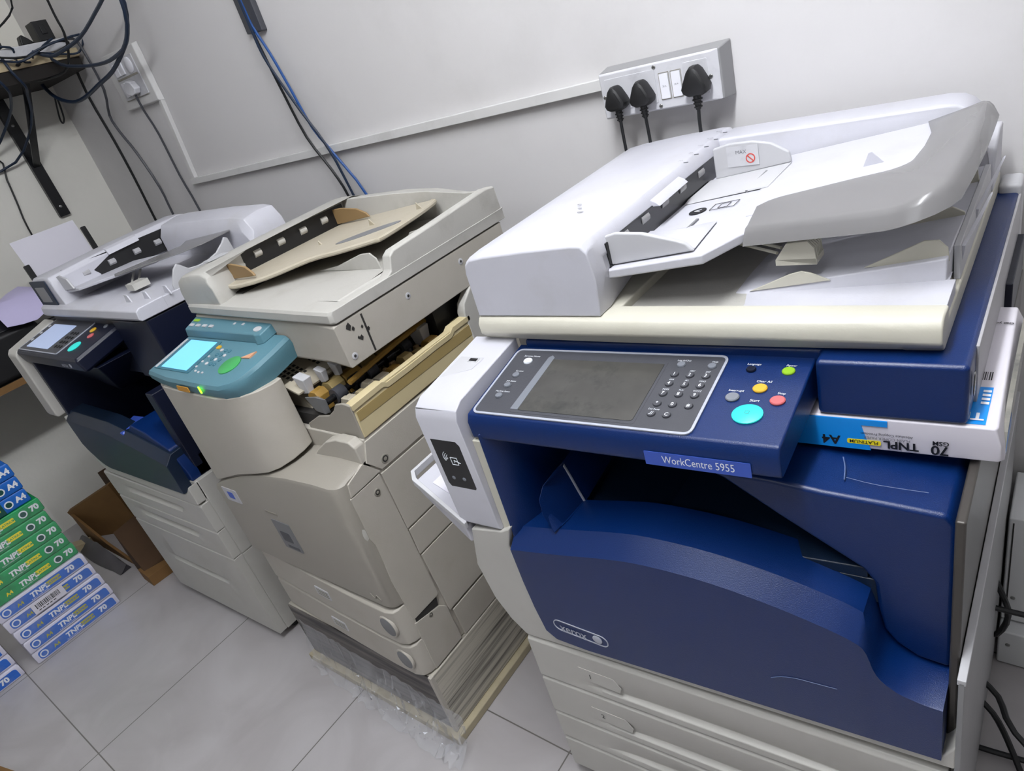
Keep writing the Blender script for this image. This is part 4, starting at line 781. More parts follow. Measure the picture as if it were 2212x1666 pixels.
    for i in range(3): m = MB(); m.disc(PF, .026, .112-.030*i, .005, .001, .0035, 0, 10, .8); m.build('key', 'light_grey', CP)
    for (u, v, r, mt) in ((.335, .046, .019, 'start_cyan'), (.352, .090, .010, 'stop_red'), (.325, .112, .010, 'clear_yellow'), (.372, .130, .007, 'button_grey')): m = MB(); m.disc(PF, u, v, r, 0, .003, 0, 18, .85); m.build('button', mt, CP)
    ff = Fr(PF.p(.32, .0, -.024), PF.u, ZA); m = MB(); m.text(ff, .0, 0, 'xerox', .012, 0, h=.0005); m.disc(ff, .038, 0, .007, 0, .001, 0, 14); lab(m.build('badge', 'silver', CP, smooth=False), 'small maker badge')
    # document feeder
    m = N(); m.rings([[(x, .606, 1.033), (x, .600, 1.040), (x, .602, 1.060), (x, .612, 1.066), (x, .68, 1.068), (x, .68, 1.033)] for x in (A, A+.2, -1.95, B+.006)]); m.box(A, B+.0055, .67, 1.05, 1.033, 1.0665); DF = m.build('document_feeder', 'white_plastic', T, .003)
    R = []
    for (y, dh) in ((.618, -.01), (.622, -.002), (.64, 0), (.85, .012), (1.06, .020), (1.085, .012), (1.09, .0)):
        R.append([(A-.012, y, 1.06), (A-.015, y, 1.125+dh), (A-.005, y, 1.138+dh), (A+.02, y, 1.147+dh), (A+.09, y, 1.150+dh), (-2.215 if y < .66 else -2.235, y, 1.148+dh), (-2.205 if y < .66 else -2.225, y, 1.135+dh), (-2.20 if y < .66 else -2.24, y, 1.10), (-2.19 if y < .66 else -2.24, y, 1.06)])
    m = N(); m.rings(R); HD = m.build('feeder_head', 'white_plastic', DF, .003)
    f = Fr(sk((A-.012, .6165, 1.060)), (1, .033, 0), ZA); m = MB(); m.rplate(f, .010, .004, .125, .078, .0, .003, .003); m.build('smoked_window', 'cable_navy', HD)
    m = MB(); m.rplate(f, .030, .014, .100, .060, .002, .0036, .002); m.build('window_label', 'side_grey', HD, smooth=False)
    m = N(); m.box(-2.250, -2.222, .665, 1.0, 1.085, 1.150); m.build('feed_slot', 'black', DF)
    for y in (.72, .80, .88, .95): m = N(); m.tube([(-2.222, y-.01, 1.118), (-2.222, y+.01, 1.118)], .009, 8); m.build('feed_roller', 'grey_plastic', DF)
    m = N(); m.hexa([(-2.225, .80, 1.143), (-2.212, .80, 1.140), (-2.212, .90, 1.145), (-2.225, .90, 1.148), (-2.235, .80, 1.160), (-2.218, .80, 1.155), (-2.218, .90, 1.160), (-2.235, .90, 1.165)]); m.build('release_latch', 'white_plastic', DF, .001)
    def hz(x): return 1.098+(x+2.2)*.08
    tp = [(-2.235, .645), (-2.12, .645), (-2.02, .72), (-1.93, .79), (-2.00, .86), (-2.235, .86)]
    m = N(); m.rings([[(x, y, hz(x)-.008) for x, y in tp], [(x, y, hz(x)) for x, y in tp]]); IT = m.build('input_tray', 'white_plastic', DF, .002)
    tp = [(-2.03, .715), (-1.97, .69), (-1.80, .80), (-1.775, .86), (-1.80, .95), (-1.93, 1.04), (-2.10, 1.05), (-2.10, .98), (-1.99, .90)]
    m = N(); m.rings([[(x, y, hz(x)+.000) for x, y in tp], [(x, y, hz(x)+.0025) for x, y in tp]]); m.build('smoky_rim', 'clear', DF, .0008)
    for (y, s) in ((.640, 1), (.985, 1.2)): m = N(); m.prism([(-2.232, 1.098), (-2.232, 1.098+.040*s), (-2.19, 1.098+.046*s), (-2.15, 1.098+.036*s), (-2.135, 1.104)], 'y', y, y+.006); m.build('paper_guide', 'light_grey', IT, .002)
    m = N(); m.box(-2.22, B-.03, .68, 1.02, 1.062, 1.066); m.build('output_well', 'tan_tray', DF)
    R = []
    for (y, z) in ((.715, 1.078), (.735, 1.112), (.748, 1.122), (.758, 1.114), (.772, 1.100), (.80, 1.096), (.83, 1.098), (.86, 1.106), (.885, 1.122), (.897, 1.133), (.905, 1.128), (.910, 1.070)): R.append([(B-.003, y, 1.062), (B-.003, y, z), (B+.004, y, z), (B+.004, y, 1.062)])
    m = N(); m.rings(R); m.build('side_fence', 'light_grey', DF, .0015)
    for (x, y) in ((-1.86, .64), (-1.80, .66), (-1.76, .695)): m = N(); m.prism([(x, 1.064), (x+.008, 1.088), (x+.022, 1.086), (x+.032, 1.064)], 'y', y, y+.004); m.build('paper_fin', 'white_plastic', DF, .001)
    m = N()
    for dy in (0, .02): m.tube([(-2.02, .76+dy, 1.10), (-1.93, .70+dy, 1.085)], .003, 6)
    m.box(-1.94, -1.90, .69, .735, 1.075, 1.092); m.build('paper_stopper', 'pale_grey', DF)
    m = N(); m.rings([[(-2.22, y, 1.06), (-2.22, y, z), (-1.95, y, z), (-1.80, y, z-.004), (-1.765, y, z-.010), (B+.004, y, z-.045), (B+.004, y, 1.06)] for y, z in ((.965, 1.128), (.985, 1.160), (1.04, 1.168), (1.085, 1.164), (1.088, 1.14))]); m.build('rear_wall', 'white_plastic', DF, .006, 4)
    m = N(); m.box(A+.02, B-.01, 1.04, 1.08, .05, 1.03); m.build('back_panel', 'light_grey', T, .003)
far_copier()

# ------------------------------------------------------------------ reams of paper stacked at the left
def ream_proto(name, body, patch, ink, two=False):
    """lying flat; its printed long side faces +x. origin: middle of the base of that side"""
    r = thing(name, (0, 0, 0), 'x', 'paper ream')
    L = .292; h = .0492; m = MB(); m.rings([[(-.205, 0, z), (0-e, 0+e, z), (0-e, L-e, z), (-.205, L, z)] for z, e in ((.0006, .003), (.006, 0), (h-.006, 0), (h, .003))]); m.build('wrapper', body, r, .002)
    f = fx(.0004); m = MB()
    if patch:
        m.rplate(f, .014, .008, L-.012, h-.008, -.0002, .0006, (.012, .002, .010, .010), 0)
    m.build('printed_patch', [patch], r, smooth=False) if patch else None
    m = MB(); hh = .0014
    cu = .030 if patch else .232
    m.disc(f, cu, .025, .013, 0, hh, 0, 16, .98); m.disc(f, cu, .025, .009, hh, hh+.0004, 3, 16, .98)
    if two: m.rplate(f, .002, .003, .215, .046, -.0002, .0007, .001, 3)
    m.text(f, .135, .026, 'TNPL', .017, 0, h=hh, bold=.04, it=.15); m.rplate(f, .160, .018, .205, .035, .0006, .0012, .002, 1); m.text(f, .182, .0265, 'PLATINUM', .0075, 2, h=.0016, bold=.02)
    m.text(f, .238 if patch else .268, .027, 'A4' if two else '70', .018, 0, h=hh, bold=.05); m.text(f, .072, .024, 'A4', .012, 1, h=hh, bold=.03); m.text(f, .13, .012, 'PLAIN COPIER PAPER', .004, 0, h=hh)
    m.build('printed_lettering', ink, r, smooth=False)
    return r
def reams():
    GW = 'ream stack against the left wall'
    lil = ream_proto('paper_ream', 'ream_lilac', 'ream_royal', ['lettering_white', 'olive_ink', 'ream_royal', 'ream_royal'])
    grn = ream_proto('paper_ream', 'ream_green', None, ['lettering_white', 'yellow_ink', 'ream_green', 'ream_teal'])
    blu = ream_proto('paper_ream', 'ream_deep', None, ['lettering_white', 'olive_ink', 'ream_teal', 'ream_teal'], True)
    used = set(); order = ['bottom', 'second from the bottom', 'middle', 'fourth from the bottom', 'topmost']
    def put(p, x, y, z, label, rz=0.0):
        o = p if id(p) not in used else copy_tree(p)
        used.add(id(p)); o.location = (x, y, z); o.rotation_euler.z = rz; o['label'] = label; o['group'] = 'paper reams in the floor stacks'; return o
    for i in range(5): put(lil, -2.57+random.uniform(-.004, .004), .032+random.uniform(-.004, .004), .0502*i, 'blue and white paper ream, '+order[i]+' of the five under the green reams')
    for i in range(5): put(grn, -2.575+random.uniform(-.004, .004), .022+random.uniform(-.006, .004), .251+.0502*i, 'green paper ream, '+order[i]+' of the five green ones in the tall stack')
    for i in range(3): put(blu, -2.58+.004*i, .012+.002*i, .502+.0502*i, 'teal and deep blue paper ream above the green ones, '+['lowest', 'middle', 'highest'][i]+' of three')
    for i in range(3): put(lil, -2.585+random.uniform(-.004, .004), -.300, .0502*i, 'blue and white paper ream, '+['bottom', 'middle', 'top'][i]+' of the low stack at the left edge')
    # a barcode sticker across two reams
    f = Fr((-2.5655, .166, .181), (0, 1, .0), (0, 0, 1)); m = MB(); m.rplate(f, -.052, -.020, .052, .020, 0, .0008, .002, 0)
    x = -.040
    while x < .036: w = random.choice([.0012, .002, .003]); m.rplate(f, x, -.006, x+w, .013, .0008, .0011, 0, 1); x += w+random.choice([.0012, .002])
    for q in range(5): m.rplate(f, -.038+.012*q, -.014, -.030+.012*q, -.011, .0008, .0011, 0, 1)
    tag(m.build('barcode_label', ['paper', 'lettering_black'], None, smooth=False, base=(-2.5655, .166, .181)), 'white barcode sticker on the upper blue and white reams of the tall stack', 'label')
    # film over the stack
    m = MB(); n = 10; P = []
    for i in range(n+1):
        for j in range(9): P.append((-2.561+random.uniform(-.001, .003), .03+.29*i/n, .01+.49*j/8))
    m.add(P, [(i*9+j, i*9+j+1, (i+1)*9+j+1, (i+1)*9+j) for i in range(n) for j in range(8)]); tag(m.build('shrink_film', 'thin_film', None, ang=10, base=(-2.56, .17, 0)), 'thin clear shrink film over the face of the tall ream stack', 'plastic film')
reams()

def carton():
    T = thing('cardboard_box', (-2.9, .6, 0), 'crumpled brown cardboard box behind the farthest copier, open and sagging', 'cardboard box')
    m = MB(); m.rings([[(-3.18, .47, .0), (-2.96, .60, .0), (-2.98, .63, .0), (-3.20, .50, .0)], [(-3.16, .44, .17), (-2.94, .58, .26), (-2.96, .60, .26), (-3.18, .46, .17)]]); m.build('side', 'cardboard', T, .001)
    m = MB(); m.rings([[(-3.17, .45, .0), (-2.68, .46, .0), (-2.68, .47, .0), (-3.17, .46, .0)], [(-3.16, .445, .16), (-2.95, .455, .05), (-2.95, .465, .05), (-3.16, .455, .16)]]); m.build('side', 'cardboard', T, .001)
    m = MB(); m.hexa([(-2.70, .45, .0), (-2.52, .43, .0), (-2.50, .80, .0), (-2.72, .80, .0), (-2.70, .455, .185), (-2.56, .44, .045), (-2.50, .80, .10), (-2.74, .80, .20)]); m.build('flap', 'cardboard_dark', T, .002)
    m = MB(); m.hexa([(-2.60, .433, .0), (-2.512, .43, .0), (-2.505, .52, .0), (-2.60, .52, .0), (-2.60, .433, .05), (-2.512, .43, .045), (-2.505, .52, .045), (-2.60, .52, .05)]); m.build('corner', 'cardboard', T, .002)
    m = MB(); m.box(-3.18, -2.62, .62, .84, .002, .24); m.build('inside', 'cardboard_dark', T, .002)
    random.seed(9); m = MB(); R = []
    for i in range(9):
        t = i/8; x = -3.20+.46*t; w = .07*math.sin(math.pi*min(1, t*1.05+.05))+.01
        R.append([(x, .40-w*.2, .002), (x+.01, .41-w*.1, .01+.05*w*6*random.uniform(.5, 1)), (x, .435, .02+w*random.uniform(.4, .8)), (x, .445, .002)])
    m.rings(R); tag(m.build('plastic_bag', 'plastic_bag', None, ang=25, base=(-3, .42, 0)), 'dark crumpled plastic bag on the floor in front of the cardboard box', 'bag')
    f = fz(.0); m = MB(); m.hexa([(-3.24, .36, .0), (-3.20, .34, .0), (-3.08, .43, .0), (-3.12, .45, .0), (-3.24, .36, .03), (-3.20, .34, .03), (-3.08, .43, .04), (-3.12, .45, .04)]); tag(m.build('wood_offcut', 'shelf_wood', None, .002, base=(-3.15, .4, 0)), 'narrow pale offcut lying beside the tall stack of reams', 'wood piece')
    m = MB(); m.rings([[(-2.62, -.30, .0), (-2.10, -.155, .0), (-2.06, -.30, .0), (-2.5, -.45, .0)], [(-2.62, -.30, .03), (-2.10, -.158, .03), (-2.06, -.30, .03), (-2.5, -.45, .03)]]); m.prism([(-2.56, -.285), (-2.30, -.215), (-2.28, -.24), (-2.5, -.33)], 'z', .0302, .031, 1)
    tag(m.build('parcel', ['cardboard', 'amber'], None, base=(-2.3, -.3, 0)), 'brown parcel with an orange patch at the bottom left corner', 'parcel')
carton()

# ------------------------------------------------------------------ shelves and printer on the left wall
def left_side():
    T = thing('wall_shelf', (-3.2, 1.1, 1.75), 'dark wall shelf with black brackets high in the corner', 'shelf')
    m = MB(); m.box(XL, -3.00, .55, 1.345, 1.745, 1.775, 0); m.build('board', 'shelf_wood', T, .002)
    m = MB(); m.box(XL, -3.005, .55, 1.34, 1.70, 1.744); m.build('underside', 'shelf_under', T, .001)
    for y in (1.13, .70):
        m = MB(); m.box(XL, XL+.022, y-.022, y+.022, 1.22, 1.70); b = m.build('bracket', 'gloss_black', T, .001)
        m = MB(); m.rings([[(XL+.01, y-.014, 1.42), (XL+.01, y+.014, 1.42), (XL+.016, y+.014, 1.43), (XL+.016, y-.014, 1.43)], [(-3.06, y-.014, 1.69), (-3.06, y+.014, 1.69), (-3.05, y+.014, 1.70), (-3.05, y-.014, 1.70)]]); m.build('brace', 'gloss_black', T)
        for z in (1.26, 1.6): m = MB(); m.disc(fx(XL+.022, y, z), 0, 0, .006, 0, .002, 0, 12); m.build('bolt', 'metal', b)
    P = thing('power_strip', (-3.03, 1.2, 1.776), 'white power strip along the high shelf edge', 'power strip')
    m = MB(); m.box(-3.065, -3.005, .98, 1.33, 1.7765, 1.815); m.build('body', 'socket_white', P, .004)
    for y in (1.05, 1.12): m = MB(); m.box(-3.05, -3.02, y, y+.03, 1.815, 1.818); m.build('socket', 'light_grey', P, .001)
    def adapter(x, y, z, s, label):
        m = MB(); m.box(x-.032*s, x+.032*s, y-.028*s, y+.028*s, z, z+.065*s); m.prism([(y-.01, z+.02), (y+.01, z+.02), (y+.008, z+.05*s), (y-.008, z+.05*s)], 'x', x+.032*s, x+.036*s); tag(m.build('power_adapter', 'black', None, .006, base=(x, y, z)), label, 'power adapter', 'adapters on the power strip')
    adapter(-3.035, 1.265, 1.816, 1.0, 'tall black power adapter at the right end of the white power strip')
    m = MB(); m.prism([(1.175, 1.816), (1.225, 1.816), (1.208, 1.835), (1.192, 1.850), (1.183, 1.846)], 'x', -3.055, -3.02); tag(m.build('plug', 'black', None, .004, base=(-3.04, 1.2, 1.816)), 'small black plug between two adapters on the white power strip', 'plug')
    adapter(-3.035, 1.085, 1.819, .85, 'low black power adapter at the left end of the white power strip')
    # low shelf with the printer
    T = thing('wall_shelf', (-3.2, .6, .77), 'low brown-edged wall shelf carrying the black printer', 'shelf')
    m = MB(); m.box(XL, -2.95, .05, 1.30, .765, .785); m.build('board', 'shelf_under', T, .001)
    m = MB(); m.box(-2.9505, -2.947, .05, 1.30, .762, .787); m.build('edge_strip', 'cardboard', T)
    for y in (.25, 1.1): m = MB(); m.prism([(XL, .762), (-3.05, .762), (XL, .60)], 'y', y-.008, y+.008); m.build('bracket', 'gloss_black', T)
    T = thing('printer', (-3.17, .6, .786), 'black printer on the low shelf at the left edge, a sheet standing in its feeder', 'printer')
    m = MB(); m.box(-3.38, -2.955, .20, .70, .7865, .955); m.build('body', 'black', T, .02)
    m = MB(); m.rings([[(-3.36, .22, .95), (-2.97, .22, .95), (-2.96, .68, .95), (-3.36, .68, .95)], [(-3.34, .26, 1.005), (-3.0, .26, 1.005), (-3.0, .64, .99), (-3.34, .64, .99)]]); m.build('lid', 'gloss_black', T, .012)
    m = MB(); m.box(-3.38, -2.98, .70, 1.06, .7865, .93); m.build('rear_unit', 'black', T, .01)
    f = Fr((-2.99, .9, .93), (0, 1, 0), (-.10, 0, 1))
    m = MB(); m.rplate(f, -.125, .0, -.105, .20, -.008, .004, .004); m.build('sheet_guide', 'black', T)
    m = MB(); m.rplate(f, .125, .10, .143, .255, -.008, .004, .004); m.build('sheet_guide', 'black', T)
    m = MB(); R = [[f.p(-.115, v, -.002-.02*(v/.3)**2), f.p(.122, v, -.002-.02*(v/.3)**2), f.p(.122, v, -.001-.02*(v/.3)**2), f.p(-.115, v, -.001-.02*(v/.3)**2)] for v in [.29*i/8 for i in range(9)]]
    m.rings(R); tag(m.build('paper_sheet', 'paper', None, base=(-2.99, .9, .93)), 'white paper sheet standing upright in the feeder of the black printer', 'paper')
    m = MB(); P = []
    for i in range(7):
        for j in range(6): P.append((-3.10+.036*j+.0*i, .60+.048*i, 1.012+.035*math.sin(i*.9+j*.5)*(.3+j*.12)-.03*max(0, j-3)+.03*max(0, 3-abs(i-3))*.5))
    n = len(P); P += [(x, y, z+.0015) for x, y, z in P]; F = [(i*6+j, i*6+j+1, (i+1)*6+j+1, (i+1)*6+j) for i in range(6) for j in range(5)]; F += [tuple(n+q for q in g) for g in F]
    m.add(P, F); tag(m.build('plastic_sheet', 'lilac_paper', None, ang=60, base=(-3.0, .7, 1.0)), 'rumpled pale lilac sheet lying over the black printer', 'plastic sheet')
left_side()

# ------------------------------------------------------------------ back wall: trunking, sockets, switches, cables
def wall_items():
    m = MB(); m.box(-2.64, -.785, YW-.022, YW-.0002, 1.209, 1.231); m.box(-2.64, -.785, YW-.024, YW-.022, 1.213, 1.227); tag(m.build('cable_trunking', 'trunk_white', None, .001, base=(-1.7, YW, 1.22)), 'long horizontal white cable trunking across the back wall', 'cable trunking') if False else None
    m = MB(); P = [(-2.645, 1.209), (-2.645, 1.231), (-.786, 1.257), (-.786, 1.234)]
    m.prism(P, 'y', YW-.018, YW-.0002); tag(m.build('cable_trunking', 'trunk_white', None, .0015, base=(-1.7, YW, 1.22)), 'long horizontal white cable trunking across the back wall', 'cable trunking')
    m = MB(); m.prism([(-2.612, 1.232), (-2.634, 1.232), (-2.604, 1.50), (-2.600, 1.513), (-2.582, 1.513)], 'y', YW-.016, YW-.0002); tag(m.build('cable_trunking', 'trunk_white', None, .0015, base=(-2.6, YW, 1.4)), 'short upright white cable trunking below the switch box', 'cable trunking')
    # socket box
    T = thing('socket_box', (-.657, YW, 1.225), 'wide white socket box with two rocker switches behind the nearest copier', 'socket box')
    yb, yf = YW-.0003, YW-.050
    m = MB(); m.rings([[(-.792, yb, 1.176), (-.526, yb, 1.176), (-.526, yb, 1.276), (-.792, yb, 1.276)], [(-.786, yf, 1.180), (-.530, yf, 1.180), (-.530, yf, 1.270), (-.786, yf, 1.270)]]); m.build('back_box', 'side_grey', T, .003)
    m = MB(); m.rings([[(-.786, yf, 1.180), (-.532, yf, 1.180), (-.532, yf, 1.270), (-.786, yf, 1.270)], [(-.783, yf-.006, 1.183), (-.545, yf-.006, 1.183), (-.545, yf-.006, 1.267), (-.783, yf-.006, 1.267)]]); FP = m.build('face_plate', 'socket_white', T, .002)
    f = fy(yf-.006)
    for (a, b) in ((-.772, -.660), (-.601, -.553)): m = MB(); m.rplate(f, a, 1.196, b, 1.258, -.001, .0014, .002); m.build('module', 'socket_white', FP, .0008)
    for a in (-.652, -.627):
        m = MB(); m.ringp(f, a-.001, 1.199, a+.021, 1.249, .0012, -.001, .0008, .001, 1); m.rplate(f, a+.001, 1.201, a+.019, 1.247, -.001, .0026, .001, 0); m.text(f, a+.010, 1.224, '20 A', .003, 2, h=.003); m.build('rocker_switch', ['switch_white', 'soft_seam', 'lettering_grey'], FP, smooth=False)
    for (x, z) in ((-.660, 1.261), (-.657, 1.188), (-.549, 1.224), (-.777, 1.224)): m = MB(); m.disc(f, x, z, .0042, -.001, .0012, 0, 14, .8); m.rplate(f, x-.003, z-.0005, x+.003, z+.0005, .0011, .0016, 0, 1); m.build('screw', ['metal', 'seam'], FP)
    y0 = yf-.0078
    def plug(x, z, s, label, tail, tw=0):
        T = thing('power_plug', (x, y0, z), label, 'power plug', 'black plugs in the wide socket box')
        f = Fr((x, y0, z), (math.cos(tw), 0, math.sin(tw)), (-math.sin(tw), 0, math.cos(tw)))
        P = [(-.021, -.016), (-.024, -.008), (-.020, .002), (-.011, .020), (-.005, .026), (.005, .026), (.011, .020), (.020, .002), (.024, -.008), (.021, -.016), (.012, -.021), (-.012, -.021)]
        P = [(a*s, b*s) for a, b in P]
        m = MB(); m.rings([[f.p(a*q, b*q, h) for a, b in P] for q, h in ((.93, 0), (1, .006), (1, .020), (.90, .028), (.7, .031))]); m.build('body', 'black', T, .001, ang=50)
        m = MB(); m.tube([f.p(0, -.017*s, .015), f.p(0, -.03*s, .016), f.p(0, -.043*s, .016)], lambda t: (.0075-.003*t)*s, 12, smooth=2)
        for q in range(3): m.tube([f.p(0, (-.026-.006*q)*s, .016), f.p(0, (-.028-.006*q)*s, .016)], (.0085-.0008*q)*s, 12)
        m.build('strain_relief', 'black', T)
        m = MB(); p0 = f.p(0, -.040*s, .016); m.tube([p0]+[Vector(q) for q in tail], .0033, 8); m.build('cable', 'cable_black', T)
    plug(-.743, 1.219, 1.0, 'leftmost black plug in the wide socket box', [(-.742, y0-.016, 1.14), (-.743, y0-.01, 1.05), (-.75, y0+.02, .9), (-.775, 1.345, .82)], .04)
    plug(-.686, 1.219, 1.02, 'middle black plug in the wide socket box, touching the left one', [(-.684, y0-.016, 1.14), (-.686, y0-.01, 1.05), (-.69, y0+.02, .9), (-.69, 1.343, .82)], .03)
    plug(-.573, 1.222, 1.12, 'largest black plug, alone at the right of the wide socket box', [(-.575, y0-.016, 1.14), (-.576, y0-.01, 1.05), (-.576, y0+.02, .9), (-.576, 1.343, .82)])
    # switch box on the left of the wall
    T = thing('switch_box', (-2.71, YW, 1.6), 'square white switch box high on the left of the back wall, white plug in it', 'switch box')
    m = MB(); m.rings([[(-2.85, yb, 1.513), (-2.578, yb, 1.508), (-2.578, yb, 1.706), (-2.85, yb, 1.711)], [(-2.845, YW-.022, 1.516), (-2.583, YW-.022, 1.513), (-2.583, YW-.022, 1.702), (-2.845, YW-.022, 1.707)]]); m.build('back_box', 'trunk_white', T, .004)
    f = fy(YW-.022); m = MB(); m.rplate(f, -2.80, 1.545, -2.618, 1.678, 0, .004, .003); FP = m.build('face_plate', 'socket_white', T, .001)
    m = MB(); m.rplate(f, -2.792, 1.612, -2.626, 1.619, .003, .0045, 0); m.rplate(f, -2.80, 1.5435, -2.618, 1.5455, .003, .0045, 0); m.build('gap', 'soft_seam', FP, smooth=False)
    for x in (-2.778, -2.74): m = MB(); m.rplate(f, x, 1.626, x+.032, 1.668, .003, .009, .003); m.build('rocker_switch', 'switch_white', FP, .001)
    m = MB(); m.disc(f, -2.660, 1.648, .026, .003, .009, 0, 22, .85); m.build('dial', 'switch_white', FP)
    for x in (-2.778,): m = MB(); m.rplate(f, x, 1.555, x+.028, 1.604, .003, .009, .003); m.build('rocker_switch', 'switch_white', FP, .001)
    P = thing('power_plug', (-2.70, YW-.03, 1.58), 'white plug in the lower half of the square switch box', 'power plug')
    f2 = fy(YW-.0265); m = MB(); m.rings([[f2.p(a, b, h) for a, b in ((-2.735, 1.590), (-2.700, 1.604), (-2.672, 1.596), (-2.655, 1.572), (-2.668, 1.556), (-2.700, 1.552), (-2.728, 1.562))] for h in (0, .024)]); m.build('body', 'switch_white', P, .004)
    m = MB(); m.tube([(-2.690, YW-.04, 1.556), (-2.697, YW-.035, 1.50), (-2.700, YW-.022, 1.41), (-2.694, YW-.024, 1.253), (-2.683, YW-.02, 1.122), (-2.68, YW-.02, .9), (-2.68, YW-.015, .3)], .0045, 6); m.build('cable', 'panel_grey', P)
    def cable(name, pts, r, mt, label, grp='cables hanging on the back wall', seg=6):
        m = MB(); m.tube(pts, r, seg); o = m.build(name, mt, None, base=pts[0]); tag(o, label, 'cable', grp)
    y = YW-.03
    cable('cable', [(-3.045, y-.02, 1.80), (-3.052, y, 1.772), (-3.078, y, 1.62), (-3.06, y, 1.435), (-3.057, y, 1.281), (-3.067, y, 1.10), (-3.07, y, .8), (-3.05, y, .3)], .0055, 'cable_black', 'thick black cable hanging leftmost on the back wall behind the farthest copier')
    cable('cable', [(-3.04, y-.03, 1.80), (-2.96, y, 1.80), (-2.925, y, 1.74), (-2.925, y, 1.61), (-2.988, y, 1.525), (-2.975, y, 1.46), (-2.927, y, 1.371), (-2.884, y, 1.225), (-2.890, y, 1.11), (-2.89, y, .8), (-2.88, y, .3)], .005, 'panel_grey', 'dark grey cable with a kink between the black cable and the switch box')
    T = thing('wall_duct', (-1.89, YW, 1.7), 'flat black duct at the top of the back wall with cables leaving it', 'duct')
    m = MB(); m.rings([[(-1.93, yb, 1.585), (-1.85, yb, 1.580), (-1.85, yb, 2.2), (-1.94, yb, 2.2)], [(-1.928, YW-.018, 1.587), (-1.852, YW-.018, 1.582), (-1.852, YW-.018, 2.2), (-1.938, YW-.018, 2.2)]]); m.build('body', 'panel_grey', T, .002)
    for (x, z) in ((-1.89, 1.60), (-1.88, 1.69)): m = MB(); m.disc(fy(YW-.018), x, z, .005, 0, .001, 0, 10); m.build('screw', 'metal', T)
    y = YW-.028
    cable('cable', [(-1.888, y, 1.75), (-1.880, y, 1.65), (-1.875, y, 1.60), (-1.845, y, 1.522), (-1.818, y, 1.422), (-1.787, y, 1.303), (-1.731, y, 1.213), (-1.658, y, 1.085), (-1.64, y, .9), (-1.63, y, .3)], .0042, 'cable_blue', 'bright blue cable from the black duct, rightmost of its three')
    cable('cable', [(-1.875, y-.01, 1.74), (-1.872, y-.01, 1.603), (-1.866, y-.01, 1.521), (-1.838, y-.008, 1.439), (-1.798, y-.006, 1.346), (-1.752, y-.006, 1.258), (-1.722, y-.006, 1.15), (-1.70, y, .9), (-1.70, y, .3)], .0042, 'cable_navy', 'dark blue cable from the black duct, middle of its three')
    cable('cable', [(-1.88, y-.004, 1.60), (-1.866, y-.004, 1.50), (-1.852, y-.004, 1.414), (-1.826, y-.004, 1.281), (-1.766, y-.006, 1.175), (-1.735, y-.006, 1.085), (-1.73, y, .9), (-1.73, y, .3)], .0042, 'cable_black', 'black cable from the black duct, leftmost of its three')
    g = 'loose cables looping round the high shelf'
    yl = 1.24
    def wy(px, z, yy=None): return (px, yy or yl, z)
    L = lambda x, y, z: (x, y, z)
    cable('cable', [L(-2.30, yl, 1.90), L(-2.32, yl, 1.78), L(-2.385, yl, 1.71), L(-2.46, yl, 1.675), L(-2.60, yl, 1.635), L(-2.74, yl, 1.618), L(-2.90, yl, 1.600), L(-3.02, yl, 1.603), L(-3.14, yl, 1.64), L(-3.20, yl, 1.70), L(-3.22, yl, 1.80)], .007, 'cable_navy', 'thick navy cable looping lowest from the high shelf up to the ceiling', g, 8)
    cable('cable', [L(-2.29, yl-.012, 1.90), L(-2.315, yl-.012, 1.76), L(-2.40, yl-.012, 1.685), L(-2.52, yl-.012, 1.665), L(-2.66, yl, 1.67), L(-2.80, yl, 1.69), L(-2.95, yl, 1.725), L(-3.05, yl, 1.79)], .006, 'cable_navy', 'navy cable just above the lowest loop, from the high shelf to the ceiling', g, 8)
    cable('cable', [L(-2.31, yl+.01, 1.92), L(-2.40, yl+.01, 1.84), L(-2.55, yl+.01, 1.80), L(-2.70, yl, 1.765), L(-2.83, yl-.02, 1.752), L(-2.93, yl-.03, 1.755), L(-3.03, yl-.05, 1.80)], .006, 'cable_navy', 'uppermost navy cable running from the power strip to the ceiling', g, 8)
    cable('cable', [L(-2.78, yl, 2.0), L(-2.80, yl, 1.86), L(-2.80, yl, 1.80), L(-2.85, yl, 1.74), L(-2.95, yl, 1.70), L(-3.05, yl-.05, 1.70), L(-3.15, yl-.1, 1.72)], .0045, 'cable_black', 'thin black cable dropping past the tall adapter and curling under the shelf', g)
    cable('cable', [L(-2.96, 1.2, 2.0), L(-2.99, 1.2, 1.93), L(-3.04, 1.14, 1.885), L(-3.04, 1.10, 1.876)], .0035, 'cable_black', 'thin black cable rising straight up from the low adapter', g)
    random.seed(11)
    for k in range(5):
        P = []; cx, cy, cz = -3.02+.01*k, 1.06+.05*k, 1.80-.006*k
        for i in range(9): a = i*.75+k; P.append((cx+.03*math.cos(a)+.004*i, cy+(.07+.01*k)*math.sin(a)+random.uniform(-.02, .02), cz+.025*math.cos(a*1.3+k)+random.uniform(-.01, .012)))
        cable('cable', P, .004, ['cable_navy', 'cable_black'][k % 2], 'tangled dark cable heaped on the high shelf in front of the power strip', g)
    for k, (a, b) in enumerate(((1.02, 1.16), (1.08, 1.22))):
        cable('cable', [(-2.99, a, 1.785), (-2.975, a, 1.74), (-2.985, a+.02, 1.69), (-3.06, a+.04, 1.665), (-3.2, a+.05, 1.62-.04*k), (-3.38, a-.02, 1.52-.05*k), (-3.40, a-.2, 1.45)], .005, 'cable_navy', ['dark cable sagging from the shelf edge onto the left wall, farther left', 'dark cable sagging from the shelf edge onto the left wall, nearer the corner'][k], g)
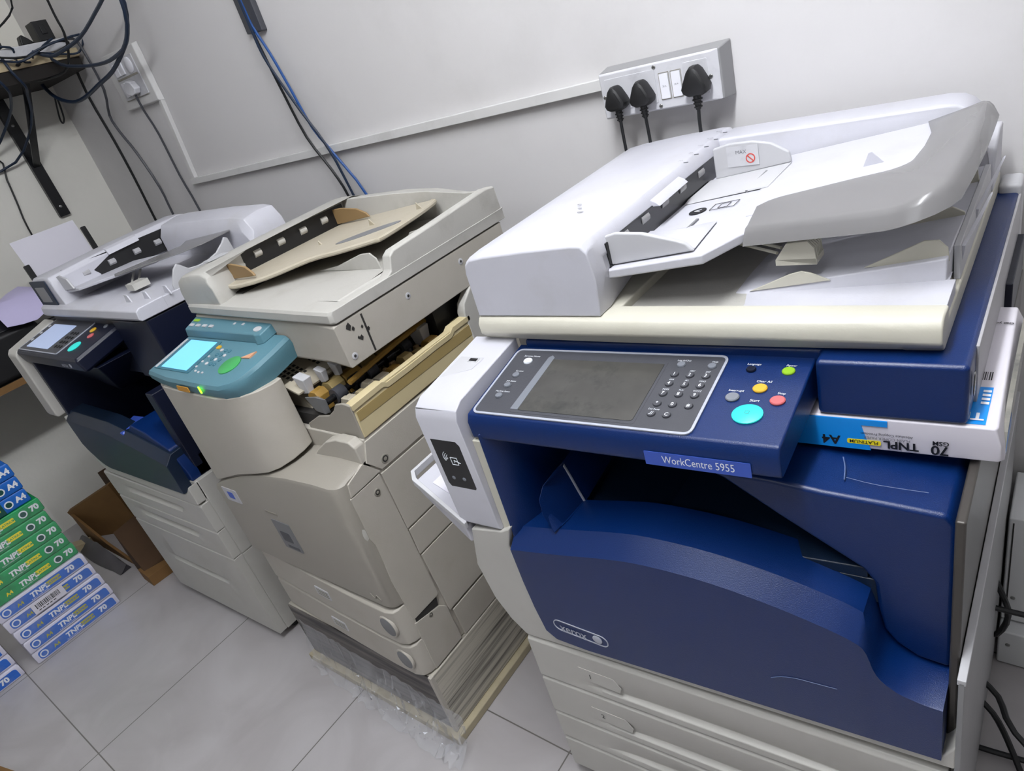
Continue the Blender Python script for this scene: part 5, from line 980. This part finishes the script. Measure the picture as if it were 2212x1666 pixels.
    cable('cable', [(-3.405, .80, 1.60), (-3.408, 1.01, 1.51), (-3.41, 1.005, 1.42), (-3.41, .99, 1.32), (-3.41, .975, 1.22), (-3.41, .97, 1.0)], .0035, 'cable_black', 'thin black cable running down the left wall behind the standing sheet', 'cable on the left wall')
    cable('cable', [(-3.22, 1.27, 1.655), (-3.245, 1.27, 1.63), (-3.29, 1.27, 1.575), (-3.285, 1.27, 1.555), (-3.25, 1.27, 1.57), (-3.22, 1.27, 1.62), (-3.21, 1.27, 1.65)], .0035, 'cable_black', 'small dark cable loop hanging by the wall corner', g)
wall_items()

# ------------------------------------------------------------------ right edge: white metal cabinet and cables low by the wall
def right_side():
    T = thing('metal_cabinet', (.15, 1.28, 0), 'low white metal cabinet by the wall at the right edge', 'cabinet')
    m = MB(); m.box(-.045, .40, 1.20, 1.345, .10, .372); m.build('upper_box', 'white_metal', T, .004)
    m = MB(); m.box(-.045, .40, 1.17, 1.345, .002, .095); m.build('lower_box', 'white_metal', T, .004)
    for (x, z) in ((-.028, .165), (-.028, .125), (-.028, .06)): m = MB(); m.disc(fy(1.20 if z > .1 else 1.17), x, z, .0042, 0, .0015, 0, 10); m.build('screw', 'metal', T)
    m = MB(); m.box(-.0385, -.0360, 1.1985, 1.2001, .11, .36); m.build('door_gap', 'seam', T, smooth=False)
    for k, (P, l) in enumerate((([(-.075, 1.15, .30), (-.045, 1.12, .26), (-.030, 1.12, .20), (-.045, 1.12, .14), (-.08, 1.15, .10)], 'black cable bowed against the side of the nearest copier, uppermost of its group'),
                               ([(-.07, 1.1, .235), (-.03, 1.1, .232), (.2, 1.1, .235)], 'black cable crossing level in front of the white cabinet, uppermost'),
                               ([(-.07, 1.02, .13), (-.03, 1.0, .11), (0, .95, .09), (.1, .9, .03)], 'black cable sloping down in front of the white cabinet'),
                               ([(-.07, 1.0, .10), (-.035, .98, .085), (-.01, .96, .05), (.02, .92, .0065)], 'black cable curving to the floor in front of the white cabinet'),
                               ([(-.07, .95, .014), (-.03, .95, .014), (.2, .97, .014)], 'thick black cable lying level on the floor at the right edge'))):
        m = MB(); m.tube(P, .0055, 8); tag(m.build('cable', 'cable_black', None, base=P[0]), l, 'cable', 'cables by the white cabinet')
right_side()
